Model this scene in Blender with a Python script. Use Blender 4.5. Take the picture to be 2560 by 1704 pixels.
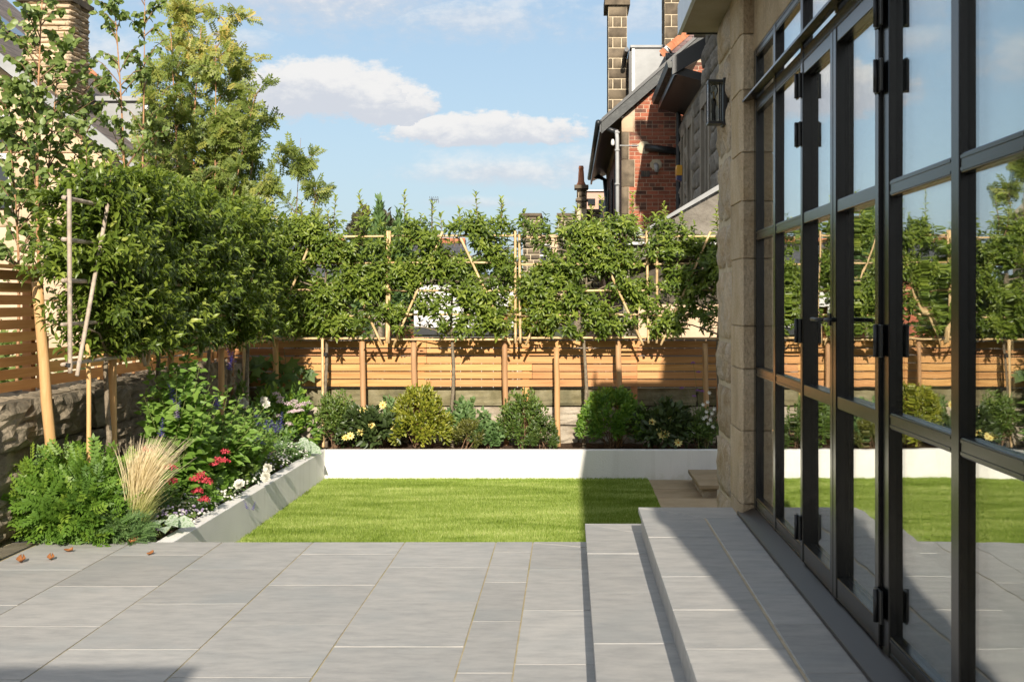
import bpy, math, random
import numpy as np
from mathutils import Vector, Matrix, Quaternion
for o in list(bpy.data.objects): bpy.data.objects.remove(o)
R = random.Random(7); G = np.random.default_rng(11)
SC = bpy.context.scene; COL = SC.collection
# ---------------------------------------------------------------- camera
# the garden runs along +Y; patio level is z = 0, the eye stands 1.58 m above it
F, CX, CY, EYE = 3286.0, 1423.0, 755.0, 1.58
cam = bpy.data.cameras.new('camera'); camo = bpy.data.objects.new('camera', cam); COL.objects.link(camo)
camo.location = (0, 0, EYE); camo.rotation_euler = (math.pi/2, 0, 0)
cam.sensor_width = 36.0; cam.lens = 36.0*F/2560.0
cam.shift_x = -(CX-1280)/2560.0; cam.shift_y = -(852-CY)/2560.0
cam.clip_start = 0.05; cam.clip_end = 3000
cam.dof.use_dof = True; cam.dof.focus_distance = 12.5; cam.dof.aperture_fstop = 14.0
SC.camera = camo
def P(px, py, Y):
    return Vector(((px-CX)/F*Y, Y, EYE+(CY-py)/F*Y))
# ---------------------------------------------------------------- sun, sky, exposure
SUN = Vector((-0.076, 1.0, -0.47)).normalized()
sl = bpy.data.lights.new('sun', 'SUN'); sl.energy = 3.3; sl.angle = math.radians(0.53); sl.color = (1.0, 0.90, 0.76)
so = bpy.data.objects.new('sun', sl); COL.objects.link(so); so.rotation_euler = SUN.to_track_quat('-Z', 'Y').to_euler()
so.location = (2, -20, 12)
SC.view_settings.view_transform = 'Standard'; SC.view_settings.look = 'None'
SC.view_settings.exposure = 1.10; SC.view_settings.gamma = 1.0; SC.view_settings.use_curve_mapping = False
SC.render.engine = 'CYCLES'
SC.cycles.max_bounces = 6; SC.cycles.diffuse_bounces = 3; SC.cycles.glossy_bounces = 4; SC.cycles.transmission_bounces = 4; SC.cycles.transparent_max_bounces = 10; SC.cycles.use_adaptive_sampling = True; SC.cycles.adaptive_threshold = 0.02; SC.cycles.caustics_reflective = False; SC.cycles.caustics_refractive = False
SC.cycles.sample_clamp_indirect = 6.0
SC.cycles.use_denoising = True

class NT:
    """thin wrapper to write node trees in few lines"""
    def __init__(s, tree): s.t = tree; s.t.nodes.clear()
    def n(s, typ, ins=None, **kw):
        nd = s.t.nodes.new(typ)
        for k, v in kw.items(): setattr(nd, k, v)
        for k, v in (ins or {}).items():
            if isinstance(v, bpy.types.NodeSocket): s.t.links.new(v, nd.inputs[k])
            else: nd.inputs[k].default_value = v
        return nd
    def m(s, op, a, b=0.0, c=None, clamp=False):
        nd = s.t.nodes.new('ShaderNodeMath'); nd.operation = op; nd.use_clamp = clamp
        for i, v in enumerate((a, b, c)):
            if v is None: continue
            if isinstance(v, bpy.types.NodeSocket): s.t.links.new(v, nd.inputs[i])
            else: nd.inputs[i].default_value = v
        return nd.outputs[0]
    def mix(s, fac, a, b, mode='MIX'):
        nd = s.t.nodes.new('ShaderNodeMix'); nd.data_type = 'RGBA'; nd.blend_type = mode; nd.clamp_factor = True
        for i, v in ((0, fac), (6, a), (7, b)):
            if isinstance(v, bpy.types.NodeSocket): s.t.links.new(v, nd.inputs[i])
            elif i == 0: nd.inputs[0].default_value = v
            else: nd.inputs[i].default_value = (*v, 1) if len(v) == 3 else v
        return nd.outputs[2]
    def ramp(s, fac, stops, interp='LINEAR'):
        nd = s.t.nodes.new('ShaderNodeValToRGB'); s.t.links.new(fac, nd.inputs[0]); cr = nd.color_ramp; cr.interpolation = interp
        while len(cr.elements) < len(stops): cr.elements.new(0.5)
        for e, (p, c) in zip(cr.elements, stops): e.position = p; e.color = (*c, 1) if len(c) == 3 else c
        return nd.outputs[0]
    def sstep(s, x, a, b):
        nd = s.t.nodes.new('ShaderNodeMapRange'); nd.interpolation_type = 'SMOOTHSTEP'
        s.t.links.new(x, nd.inputs[0]); nd.inputs[1].default_value = a; nd.inputs[2].default_value = b
        return nd.outputs[0]
    def out(s, surf, world=False):
        o = s.t.nodes.new('ShaderNodeOutputWorld' if world else 'ShaderNodeOutputMaterial'); s.t.links.new(surf, o.inputs[0]); return o

def build_world():
    w = bpy.data.worlds.new('World'); SC.world = w; w.use_nodes = True
    T = NT(w.node_tree)
    sky = T.n('ShaderNodeTexSky'); sky.sky_type = 'NISHITA'; sky.sun_disc = False
    sky.sun_elevation = math.radians(25.1); sky.sun_rotation = math.pi-0.0704
    sky.air_density = 1.0; sky.dust_density = 1.4; sky.ozone_density = 1.6; sky.altitude = 120
    tc = T.n('ShaderNodeTexCoord').outputs['Generated']
    sx = T.n('ShaderNodeSeparateXYZ', {0: tc})
    az = T.m('ARCTAN2', sx.outputs[0], sx.outputs[1]); el = T.m('ARCSINE', sx.outputs[2])
    uv = T.n('ShaderNodeCombineXYZ', {0: az, 1: T.m('MULTIPLY', el, 1.8), 2: 0.0}).outputs[0]
    n1 = T.n('ShaderNodeTexNoise', {'Vector': uv, 'Scale': 11.0, 'Detail': 7.0, 'Roughness': 0.6})
    n2 = T.n('ShaderNodeTexNoise', {'Vector': uv, 'Scale': 30.0, 'Detail': 6.0, 'Roughness': 0.62})
    w1 = T.m('SUBTRACT', n1.outputs[0], 0.5); w2 = T.m('SUBTRACT', n2.outputs[0], 0.5)
    w3 = T.m('SUBTRACT', T.n('ShaderNodeTexNoise', {'Vector': uv, 'Scale': 85.0, 'Detail': 5.0, 'Roughness': 0.65}).outputs[0], 0.5)
    warp = T.m('ADD', T.m('ADD', T.m('MULTIPLY', w1, 1.9), T.m('MULTIPLY', w2, 1.7)), T.m('MULTIPLY', w3, 1.2))
    mask = None; lit = None
    # the clouds that stand over the houses: azimuth / elevation (as px of the photograph), radii, underside flatness, density, wispiness
    for (px, py, rx, ry, k, dens, wis, soft) in (
            (815, 240, 270, 84, 1.0, 1.0, 0.46, 0.30), (960, 268, 155, 60, 1.0, 1.0, 0.50, 0.22), (1225, 332, 275, 52, 1.3, 1.0, 0.62, 0.28),
            (1260, 432, 340, 66, 1.2, 0.80, 0.5, 0.9), (1470, 415, 220, 60, 1.3, 0.66, 0.6, 0.9), (760, -10, 680, 150, 1.0, 0.92, 0.6, 1.0),
            (1180, 55, 400, 84, 1.1, 0.62, 0.8, 1.0), (1600, 55, 240, 90, 1.0, 0.42, 0.9, 1.0), (1180, 508, 190, 24, 1.2, 0.6, 0.5, 1.0),
            (590, 130, 190, 60, 1.2, 0.55, 0.7, 1.0), (250, 190, 300, 110, 1.2, 0.65, 0.7, 0.9)):
        cu = (px-CX)/F; cv = (CY-py)/F
        du = T.m('DIVIDE', T.m('SUBTRACT', az, cu), rx/F)
        dv0 = T.m('DIVIDE', T.m('SUBTRACT', el, cv), ry/F)
        dv = T.m('ADD', dv0, T.m('MULTIPLY', T.m('MINIMUM', dv0, 0.0), k-1))
        r = T.m('SQRT', T.m('ADD', T.m('MULTIPLY', du, du), T.m('MULTIPLY', dv, dv)))
        m = T.m('ADD', T.m('SUBTRACT', 1.0, r), T.m('MULTIPLY', warp, wis))
        m = T.m('MULTIPLY', T.sstep(m, 0.0, soft), dens)
        l = T.sstep(T.m('ADD', dv0, T.m('MULTIPLY', warp, 1.1)), -0.5, 0.55)
        if mask is None: mask, lit = m, l
        else:
            lit = T.n('ShaderNodeMix', {0: T.m('GREATER_THAN', m, mask), 2: lit, 3: l}).outputs[0]
            mask = T.m('MAXIMUM', mask, m)
    # fair weather cloud over the unseen sky, thickened to raise the fill light
    g1 = T.n('ShaderNodeTexNoise', {'Vector': uv, 'Scale': 2.6, 'Detail': 8.0, 'Roughness': 0.58})
    gen = T.m('MULTIPLY', T.sstep(g1.outputs[0], 0.40, 0.58), 0.9)
    inside = T.m('MULTIPLY', T.sstep(T.m('ABSOLUTE', T.m('ADD', az, 0.05)), 0.62, 0.45), T.sstep(el, 0.36, 0.25))
    gen = T.m('MULTIPLY', gen, T.m('SUBTRACT', 1.0, inside))
    mask = T.m('MAXIMUM', mask, gen)
    skyc = T.mix(1.0, sky.outputs[0], (1.0, 1.0, 0.95), 'MULTIPLY')
    # thin haze towards the horizon, all the way round
    skyc = T.mix(T.m('MULTIPLY', T.sstep(el, 0.35, -0.02), 0.35), skyc, (4.9, 6.0, 7.0))
    skyc = T.mix(0.42, skyc, (4.0, 5.45, 7.2))      # milky high veil over the whole sky, added to lighten the shade
    cl = T.mix(lit, (5.3, 5.5, 6.0), (7.3, 7.15, 7.0))
    col = T.mix(T.m('MULTIPLY', mask, 0.93), skyc, cl)
    bg = T.n('ShaderNodeBackground', {'Color': col, 'Strength': 0.059})
    T.out(bg.outputs[0], True)
build_world()
# ---------------------------------------------------------------- helpers
WM = {}
def put(o, parent, mw):
    o.matrix_basis = mw; WM[o.name] = mw
    if parent is not None:
        o.parent = parent; o.matrix_parent_inverse = WM[parent.name].inverted()
def props(o, label=None, cat=None, group=None, kind=None):
    if label: o['label'] = label
    if cat: o['category'] = cat
    if group: o['group'] = group
    if kind: o['kind'] = kind
    return o
def thing(name, label, cat, loc=(0, 0, 0), group=None):
    o = bpy.data.objects.new(name, None); COL.objects.link(o); o.empty_display_size = 0.1
    put(o, None, Matrix.Translation(Vector(loc))); return props(o, label, cat, group)
def link(name, me, parent=None, mw=None, **kw):
    o = bpy.data.objects.new(name, me); COL.objects.link(o); put(o, parent, mw if mw is not None else Matrix.Identity(4))
    return props(o, **kw)
def raw(name, v, f, mat, smooth=False):
    me = bpy.data.meshes.new(name); me.from_pydata([tuple(p) for p in v], [], [tuple(q) for q in f])
    if mat: me.materials.append(mat)
    if smooth: me.polygons.foreach_set('use_smooth', [True]*len(me.polygons))
    me.update(); return me
def TRS(loc, rot=(0, 0, 0), sc=(1, 1, 1)):
    from mathutils import Euler
    return Matrix.Translation(Vector(loc)) @ Euler(rot).to_matrix().to_4x4() @ Matrix.Diagonal((*sc, 1))
class MB:
    def __init__(s): s.v = []; s.f = []
    def hexa(s, p):      # p: bottom ring of 4 (ccw from above), top ring of 4
        b = len(s.v); s.v += [Vector(q) for q in p]
        s.f += [tuple(b+i for i in q) for q in ((3, 2, 1, 0), (4, 5, 6, 7), (0, 1, 5, 4), (1, 2, 6, 5), (2, 3, 7, 6), (3, 0, 4, 7))]; return s
    def box(s, x0, x1, y0, y1, z0, z1):
        return s.hexa([(x0, y0, z0), (x1, y0, z0), (x1, y1, z0), (x0, y1, z0), (x0, y0, z1), (x1, y0, z1), (x1, y1, z1), (x0, y1, z1)])
    def prism(s, poly, ext):
        b = len(s.v); n = len(poly); e = Vector(ext)
        s.v += [Vector(q) for q in poly]+[Vector(q)+e for q in poly]
        s.f += [tuple(b+i for i in range(n)), tuple(b+n+i for i in reversed(range(n)))]
        s.f += [(b+(i+1) % n, b+i, b+n+i, b+n+(i+1) % n) for i in range(n)]; return s
    def tube(s, pts, rad, n=8, cap=True):
        pts = [Vector(p) for p in pts]; rad = rad if isinstance(rad, (list, tuple)) else [rad]*len(pts)
        b = len(s.v); up = None
        for i, p in enumerate(pts):
            d = (pts[min(i+1, len(pts)-1)]-pts[max(i-1, 0)]).normalized()
            if up is None: up = d.orthogonal().normalized()
            up = (up-d*up.dot(d)).normalized(); w = d.cross(up)
            for k in range(n):
                a = 2*math.pi*k/n; s.v.append(p+(up*math.cos(a)+w*math.sin(a))*rad[i])
        for i in range(len(pts)-1):
            for k in range(n):
                s.f.append((b+i*n+k, b+i*n+(k+1) % n, b+(i+1)*n+(k+1) % n, b+(i+1)*n+k))
        if cap:
            s.f.append(tuple(b+k for k in reversed(range(n)))); s.f.append(tuple(b+(len(pts)-1)*n+k for k in range(n)))
        return s
    def lathe(s, c, prof, n=12):
        c = Vector(c); return s.tube([c+Vector((0, 0, z)) for r, z in prof], [r for r, z in prof], n)
    def ball(s, c, r, nu=8, nv=5, sc=(1, 1, 1)):
        b = len(s.v); c = Vector(c)
        for j in range(nv+1):
            th = math.pi*j/nv
            for i in range(nu):
                ph = 2*math.pi*i/nu
                s.v.append(c+Vector((r*sc[0]*math.sin(th)*math.cos(ph), r*sc[1]*math.sin(th)*math.sin(ph), r*sc[2]*math.cos(th))))
        for j in range(nv):
            for i in range(nu): s.f.append((b+j*nu+i, b+(j+1)*nu+i, b+(j+1)*nu+(i+1) % nu, b+j*nu+(i+1) % nu))
        return s
    def build(s, name, mat, parent=None, smooth=False, bevel=0, **kw):
        o = link(name, raw(name, s.v, s.f, mat, smooth), parent, **kw)
        if bevel:
            m = o.modifiers.new('bevel', 'BEVEL'); m.width = bevel; m.segments = 2; m.limit_method = 'ANGLE'; m.angle_limit = 0.6
        return o
def part_box(name, mat, parent, x0, x1, y0, y1, z0, z1, bevel=0, **kw):
    return MB().box(x0, x1, y0, y1, z0, z1).build(name, mat, parent, bevel=bevel, **kw)
def structure(name, mb, mat, smooth=False): return mb.build(name, mat, None, smooth, kind='structure')

# ---------------------------------------------------------------- materials
MATS = {}
def bsdf(T, col, rough=0.6, spec=0.5, metal=0.0, normal=None, **kw):
    d = {'Base Color': col, 'Roughness': rough, 'Metallic': metal, 'Specular IOR Level': spec}
    if not isinstance(col, bpy.types.NodeSocket): d['Base Color'] = (*col, 1)
    if normal is not None: d['Normal'] = normal
    d.update(kw); return T.n('ShaderNodeBsdfPrincipled', d).outputs[0]
def new_mat(name):
    m = bpy.data.materials.new(name); m.use_nodes = True; MATS[name] = m; return m, NT(m.node_tree)
def surf(name, c1, c2, rough=0.7, scale=6.0, detail=6.0, c3=None, s3=1.2, a3=0.5, fine=0.25, fscale=90.0, bump=0.3, bscale=40.0, bdist=0.01, orand=0.2, spec=0.4, metal=0.0, stretch=(1, 1, 1), lo=0.35, hi=0.65):
    """mineral or painted surface: two tones by noise in world space, a larger third tone, fine speckle, per-object value, bump"""
    m, T = new_mat(name)
    pos = T.n('ShaderNodeNewGeometry').outputs['Position']; oi = T.n('ShaderNodeObjectInfo').outputs['Random']
    pv = T.n('ShaderNodeVectorMath', {0: pos, 1: stretch}, operation='MULTIPLY').outputs[0]
    off = T.n('ShaderNodeVectorMath', {0: pv, 1: T.n('ShaderNodeCombineXYZ', {0: T.m('MULTIPLY', oi, 31.0), 1: T.m('MULTIPLY', oi, 17.0), 2: 0.0}).outputs[0]}, operation='ADD').outputs[0]
    if orand == 0: off = pv
    n = T.n('ShaderNodeTexNoise', {'Vector': off, 'Scale': scale, 'Detail': detail, 'Roughness': 0.6})
    c = T.ramp(n.outputs[0], [(lo, c1), (hi, c2)])
    if c3 is not None:
        n3 = T.n('ShaderNodeTexNoise', {'Vector': off, 'Scale': s3, 'Detail': 5.0, 'Roughness': 0.62})
        c = T.mix(T.m('MULTIPLY', T.sstep(n3.outputs[0], 0.48, 0.66), a3), c, c3)
    nf = T.n('ShaderNodeTexNoise', {'Vector': pos, 'Scale': fscale, 'Detail': 3.0, 'Roughness': 0.7})
    v = T.m('ADD', 1.0-fine/2, T.m('MULTIPLY', T.m('SUBTRACT', nf.outputs[0], 0.25), fine))
    if orand: v = T.m('MULTIPLY', v, T.m('ADD', 1.0-orand, T.m('MULTIPLY', oi, 2*orand)))
    hs = T.n('ShaderNodeHueSaturation', {'Value': v, 'Color': c})
    nb = T.n('ShaderNodeTexNoise', {'Vector': off, 'Scale': bscale, 'Detail': 6.0, 'Roughness': 0.62})
    b = T.n('ShaderNodeBump', {'Strength': bump, 'Distance': bdist, 'Height': nb.outputs[0]})
    T.out(bsdf(T, hs.outputs[0], rough, spec, metal, b.outputs[0])); return m
def wood(name, c1, c2, axis=0, rough=0.6, orand=0.12, knots=True, weather=None):
    m, T = new_mat(name)
    pos = T.n('ShaderNodeNewGeometry').outputs['Position']; oi = T.n('ShaderNodeObjectInfo').outputs['Random']
    st = [34.0, 34.0, 34.0]; st[axis] = 1.1
    pv = T.n('ShaderNodeVectorMath', {0: pos, 1: tuple(st)}, operation='MULTIPLY').outputs[0]
    off = T.n('ShaderNodeVectorMath', {0: pv, 1: T.n('ShaderNodeCombineXYZ', {0: T.m('MULTIPLY', oi, 91.0), 1: T.m('MULTIPLY', oi, 57.0), 2: T.m('MULTIPLY', oi, 33.0)}).outputs[0]}, operation='ADD').outputs[0]
    g = T.n('ShaderNodeTexNoise', {'Vector': off, 'Scale': 1.0, 'Detail': 4.0, 'Roughness': 0.6, 'Distortion': 0.8})
    st2 = [5.0, 5.0, 5.0]; st2[axis] = 0.6
    pw = T.n('ShaderNodeVectorMath', {0: pos, 1: tuple(st2)}, operation='MULTIPLY').outputs[0]
    po = T.n('ShaderNodeVectorMath', {0: pw, 1: T.n('ShaderNodeCombineXYZ', {0: T.m('MULTIPLY', oi, 43.0), 1: T.m('MULTIPLY', oi, 19.0), 2: 0.0}).outputs[0]}, operation='ADD').outputs[0]
    b2 = T.n('ShaderNodeTexNoise', {'Vector': po, 'Scale': 1.0, 'Detail': 3.0})
    c = T.ramp(g.outputs[0], [(0.3, c1), (0.68, c2)])
    c = T.mix(T.m('MULTIPLY', T.sstep(b2.outputs[0], 0.42, 0.7), 0.5), c, tuple(x*0.72 for x in c1))
    if knots:
        vo = T.n('ShaderNodeTexVoronoi', {'Vector': po, 'Scale': 1.35})
        c = T.mix(T.m('MULTIPLY', T.sstep(vo.outputs[0], 0.13, 0.05), 0.65), c, tuple(x*0.38 for x in c1))
    if weather:
        c = T.mix(T.m('MULTIPLY', T.sstep(b2.outputs[0], 0.35, 0.65), 0.7), c, weather)
    hs = T.n('ShaderNodeHueSaturation', {'Hue': T.m('ADD', 0.492, T.m('MULTIPLY', oi, 0.016)), 'Value': T.m('ADD', 1.0-orand, T.m('MULTIPLY', oi, 2*orand)), 'Color': c})
    b = T.n('ShaderNodeBump', {'Strength': 0.25, 'Distance': 0.004, 'Height': g.outputs[0]})
    T.out(bsdf(T, hs.outputs[0], rough, 0.35, 0, b.outputs[0])); return m
def leafm(name, stops, rough=0.4, trans=0.3, tint=(1.0, 1.15, 0.45), spec=0.5, veins=False):
    m, T = new_mat(name)
    a = T.n('ShaderNodeAttribute', attribute_name='rnd').outputs['Fac']
    pos = T.n('ShaderNodeNewGeometry').outputs['Position']
    n = T.n('ShaderNodeTexNoise', {'Vector': pos, 'Scale': 3.0, 'Detail': 3.0})
    f = T.m('ADD', T.m('MULTIPLY', a, 0.8), T.m('MULTIPLY', n.outputs[0], 0.2), clamp=True)
    c = T.ramp(f, stops)
    if veins:
        nv = T.n('ShaderNodeTexNoise', {'Vector': pos, 'Scale': 60.0, 'Detail': 2.0})
        c = T.mix(T.sstep(nv.outputs[0], 0.45, 0.6), c, veins)
    s = bsdf(T, c, rough, spec)
    t = T.n('ShaderNodeBsdfTranslucent', {'Color': T.mix(1.0, c, tint, 'MULTIPLY')}).outputs[0]
    T.out(T.n('ShaderNodeMixShader', {0: trans, 1: s, 2: t}).outputs[0]); return m
def plain(name, c, rough=0.5, spec=0.5, metal=0.0, fine=0.15, orand=0.0, bump=0.05, bscale=120.0):
    return surf(name, tuple(x*0.93 for x in c), tuple(min(1, x*1.05) for x in c), rough, 9.0, fine=fine, orand=orand, spec=spec, metal=metal, bump=bump, bscale=bscale, bdist=0.003)

M = {}
M['slab'] = surf('slate_slab', (0.235, 0.238, 0.24), (0.325, 0.322, 0.315), 0.62, 3.2, c3=(0.27, 0.29, 0.30), s3=1.3, a3=0.7, fine=0.35, fscale=140, bump=0.35, bscale=55, bdist=0.006, orand=0.055, spec=0.35, stretch=(1, 2.2, 1))
M['stain'] = surf('rust_stain', (0.42, 0.31, 0.2), (0.30, 0.29, 0.27), 0.65, 14.0, orand=0.0)
M['mortar'] = surf('joint_mortar', (0.36, 0.30, 0.18), (0.47, 0.41, 0.28), 0.9, 9.0, c3=(0.33, 0.29, 0.10), s3=2.0, a3=0.8, orand=0.0)
M['mortar_pale'] = surf('pale_pointing', (0.52, 0.43, 0.29), (0.62, 0.53, 0.39), 0.9, 12.0, orand=0.0, bump=0.5)
M['white'] = surf('white_render', (0.77, 0.755, 0.73), (0.81, 0.795, 0.77), 0.85, 2.0, c3=(0.70, 0.68, 0.63), s3=0.9, a3=0.35, fine=0.06, bump=0.75, bscale=85, bdist=0.008, orand=0.0, spec=0.2)
def render_mat():
    m, T = new_mat('white_wall_render')
    pos = T.n('ShaderNodeNewGeometry').outputs['Position']; z = T.n('ShaderNodeSeparateXYZ', {0: pos}).outputs[2]
    n = T.n('ShaderNodeTexNoise', {'Vector': pos, 'Scale': 2.2, 'Detail': 6.0}); n2 = T.n('ShaderNodeTexNoise', {'Vector': pos, 'Scale': 16.0, 'Detail': 6.0, 'Roughness': 0.65})
    c = T.ramp(n.outputs[0], [(0.35, (0.76, 0.745, 0.715)), (0.65, (0.81, 0.795, 0.765))])
    low = T.m('ADD', T.m('MULTIPLY', z, -9.0), T.m('MULTIPLY', T.m('SUBTRACT', n2.outputs[0], 0.5), 2.6))
    c = T.mix(T.m('MULTIPLY', T.sstep(low, 2.35, 3.0), 0.30), c, (0.50, 0.50, 0.36))
    st = T.n('ShaderNodeVectorMath', {0: pos, 1: (9.0, 9.0, 0.8)}, operation='MULTIPLY').outputs[0]
    n3 = T.n('ShaderNodeTexNoise', {'Vector': st, 'Scale': 1.0, 'Detail': 5.0})
    c = T.mix(T.m('MULTIPLY', T.sstep(n3.outputs[0], 0.56, 0.72), 0.16), c, (0.48, 0.46, 0.40))
    nb = T.n('ShaderNodeTexNoise', {'Vector': pos, 'Scale': 95.0, 'Detail': 5.0, 'Roughness': 0.6})
    b = T.n('ShaderNodeBump', {'Strength': 0.6, 'Distance': 0.006, 'Height': nb.outputs[0]})
    T.out(bsdf(T, c, 0.9, 0.2, 0, b.outputs[0])); return m
M['white'] = render_mat()
M['soil'] = surf('bed_soil', (0.075, 0.048, 0.03), (0.17, 0.115, 0.08), 0.95, 22.0, fine=0.7, bump=0.9, bscale=60, bdist=0.03, orand=0.0, spec=0.1)
M['earth'] = surf('ground_earth', (0.06, 0.075, 0.03), (0.11, 0.11, 0.06), 0.95, 3.0, orand=0.0, spec=0.1)
M['turf'] = surf('turf_backing', (0.13, 0.18, 0.018), (0.21, 0.26, 0.035), 0.9, 7.0, stretch=(0.35, 1.4, 1), orand=0.0, fine=0.5, spec=0.1, bump=0.8)
M['blade'] = leafm('turf_blade', [(0.0, (0.075, 0.135, 0.012)), (0.4, (0.205, 0.29, 0.042)), (0.75, (0.35, 0.42, 0.11)), (1.0, (0.58, 0.59, 0.27))], 0.55, 0.35, spec=0.3)
M['sand'] = surf('sandstone', (0.53, 0.385, 0.22), (0.75, 0.62, 0.46), 0.88, 7.0, c3=(0.58, 0.53, 0.46), s3=4.0, a3=0.5, fine=0.9, fscale=70, bump=1.0, bscale=32, bdist=0.03, orand=0.16)
M['sand_smooth'] = surf('dressed_sandstone', (0.58, 0.43, 0.25), (0.76, 0.62, 0.43), 0.88, 6.0, c3=(0.36, 0.24, 0.125), s3=3.0, a3=0.6, fine=0.8, fscale=75, bump=0.9, bscale=60, bdist=0.02, orand=0.09, stretch=(1, 1, 0.6))
M['wallstone'] = surf('weathered_wall_stone', (0.22, 0.185, 0.13), (0.42, 0.35, 0.25), 0.92, 4.5, c3=(0.10, 0.09, 0.065), s3=2.4, a3=0.85, fine=0.4, fscale=80, bump=0.8, bscale=16, bdist=0.035, orand=0.2)
M['mossstone'] = surf('mossy_coping_stone', (0.19, 0.165, 0.085), (0.30, 0.27, 0.17), 0.92, 5.0, c3=(0.10, 0.095, 0.05), s3=2.0, a3=0.8, fine=0.35, bump=0.6, bscale=22, bdist=0.02, orand=0.15)
M['palestone'] = surf('pale_rubble_stone', (0.36, 0.30, 0.22), (0.52, 0.46, 0.37), 0.92, 5.0, c3=(0.25, 0.2, 0.14), s3=2.6, a3=0.7, fine=0.35, bump=0.7, bscale=18, bdist=0.03, orand=0.16)
M['walljoint'] = surf('dark_wall_joint', (0.05, 0.045, 0.035), (0.12, 0.10, 0.075), 0.95, 12.0, orand=0.0)  # dark joint colour, the material's own tone
M['flag'] = surf('sandstone_flag', (0.30, 0.225, 0.13), (0.40, 0.31, 0.20), 0.85, 3.0, orand=0.14, bump=0.3, bscale=30)
M['brick'] = surf('red_brick', (0.35, 0.105, 0.06), (0.46, 0.16, 0.09), 0.88, 10.0, c3=(0.20, 0.075, 0.05), s3=1.6, a3=0.7, fine=0.3, bump=0.5, bscale=60, bdist=0.01, orand=0.24)
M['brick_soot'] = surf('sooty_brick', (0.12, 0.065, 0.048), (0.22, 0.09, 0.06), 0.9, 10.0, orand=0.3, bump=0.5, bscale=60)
M['brickmortar'] = surf('brick_mortar', (0.50, 0.38, 0.27), (0.60, 0.47, 0.35), 0.9, 10.0, orand=0.0)
M['darkstone'] = surf('soot_dark_stone', (0.085, 0.068, 0.048), (0.19, 0.15, 0.105), 0.9, 4.0, c3=(0.27, 0.215, 0.145), s3=1.3, a3=0.6, fine=0.3, bump=0.4, bscale=30, orand=0.24)
M['greystone'] = surf('grey_rubble', (0.20, 0.18, 0.15), (0.34, 0.31, 0.265), 0.9, 4.0, c3=(0.13, 0.12, 0.10), s3=2.0, a3=0.7, fine=0.4, bump=0.8, bscale=14, bdist=0.04, orand=0.15)
M['greysmooth'] = surf('grey_dressed_stone', (0.27, 0.235, 0.185), (0.35, 0.31, 0.25), 0.9, 3.0, orand=0.1, bump=0.3)
M['cream'] = surf('cream_ashlar', (0.55, 0.42, 0.275), (0.66, 0.52, 0.36), 0.88, 4.0, fine=0.3, bump=0.7, bscale=16, bdist=0.03, orand=0.09)
M['peach'] = surf('peach_ashlar', (0.58, 0.42, 0.28), (0.66, 0.50, 0.35), 0.88, 3.0, fine=0.2, bump=0.35, bscale=20, bdist=0.02, orand=0.05)
M['terracotta'] = surf('terracotta', (0.42, 0.15, 0.07), (0.55, 0.23, 0.12), 0.8, 6.0, orand=0.15)
M['lead'] = surf('lead_sheet', (0.25, 0.26, 0.265), (0.33, 0.34, 0.345), 0.5, 2.5, orand=0.0, bump=0.2, bscale=6, bdist=0.02, spec=0.5)
M['black'] = plain('black_paint', (0.028, 0.032, 0.036), 0.38, 0.5, fine=0.4)
M['blackflake'] = surf('flaking_black_paint', (0.03, 0.034, 0.036), (0.055, 0.062, 0.062), 0.5, 9.0, c3=(0.35, 0.36, 0.34), s3=4.0, a3=0.35, orand=0.0, bump=0.4, bscale=40)
def frame_paint():
    m, T = new_mat('bronze_grey_frame')
    T.out(bsdf(T, (0.005, 0.0055, 0.006), 0.24, 0.4)); return m
M['frame'] = frame_paint()
M['hinge'] = plain('black_hinge', (0.012, 0.013, 0.014), 0.4, 0.5)
M['sill'] = plain('brown_metal_sill', (0.022, 0.018, 0.016), 0.36, 0.25, 0.0, fine=0.15, bump=0.02)
M['gutter_grey'] = plain('grey_pipe', (0.40, 0.41, 0.41), 0.45)
M['larch'] = wood('larch_slat_x', (0.47, 0.215, 0.072), (0.665, 0.365, 0.15), 0)
M['larch_y'] = wood('larch_slat_y', (0.58, 0.27, 0.09), (0.72, 0.40, 0.16), 1)
M['larch_post'] = wood('larch_post', (0.55, 0.25, 0.09), (0.64, 0.33, 0.14), 2)
M['stake'] = wood('peeled_stake', (0.56, 0.325, 0.13), (0.68, 0.44, 0.21), 2, orand=0.08)
M['stake_aged'] = wood('aged_stake', (0.44, 0.24, 0.11), (0.54, 0.34, 0.18), 2, orand=0.1)
M['oldwood'] = wood('grey_old_wood', (0.20, 0.17, 0.14), (0.30, 0.26, 0.21), 0)
M['bamboo'] = surf('bamboo_cane', (0.60, 0.40, 0.19), (0.72, 0.53, 0.30), 0.42, 14.0, c3=(0.46, 0.32, 0.17), s3=5.0, a3=0.6, fine=0.2, orand=0.10, bump=0.1)
M['bamboo_grey'] = surf('bleached_cane', (0.40, 0.32, 0.24), (0.54, 0.45, 0.36), 0.6, 18.0, c3=(0.22, 0.2, 0.19), s3=16.0, a3=0.6, fine=0.3, orand=0.1)
M['tie'] = plain('black_rubber_tie', (0.012, 0.012, 0.012), 0.6)
M['bark'] = surf('grey_bark', (0.16, 0.125, 0.085), (0.30, 0.25, 0.18), 0.85, 30.0, fine=0.5, bump=0.8, bscale=60, bdist=0.01, orand=0.1)
M['bark_orange'] = surf('orange_birch_bark', (0.36, 0.175, 0.075), (0.50, 0.29, 0.15), 0.6, 20.0, fine=0.3, bump=0.2, orand=0.1)
M['twig'] = surf('brown_twig', (0.16, 0.09, 0.05), (0.27, 0.17, 0.10), 0.8, 30.0, orand=0.1)
M['stem'] = surf('green_stem', (0.10, 0.14, 0.03), (0.20, 0.22, 0.07), 0.6, 20.0, orand=0.1)
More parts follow.
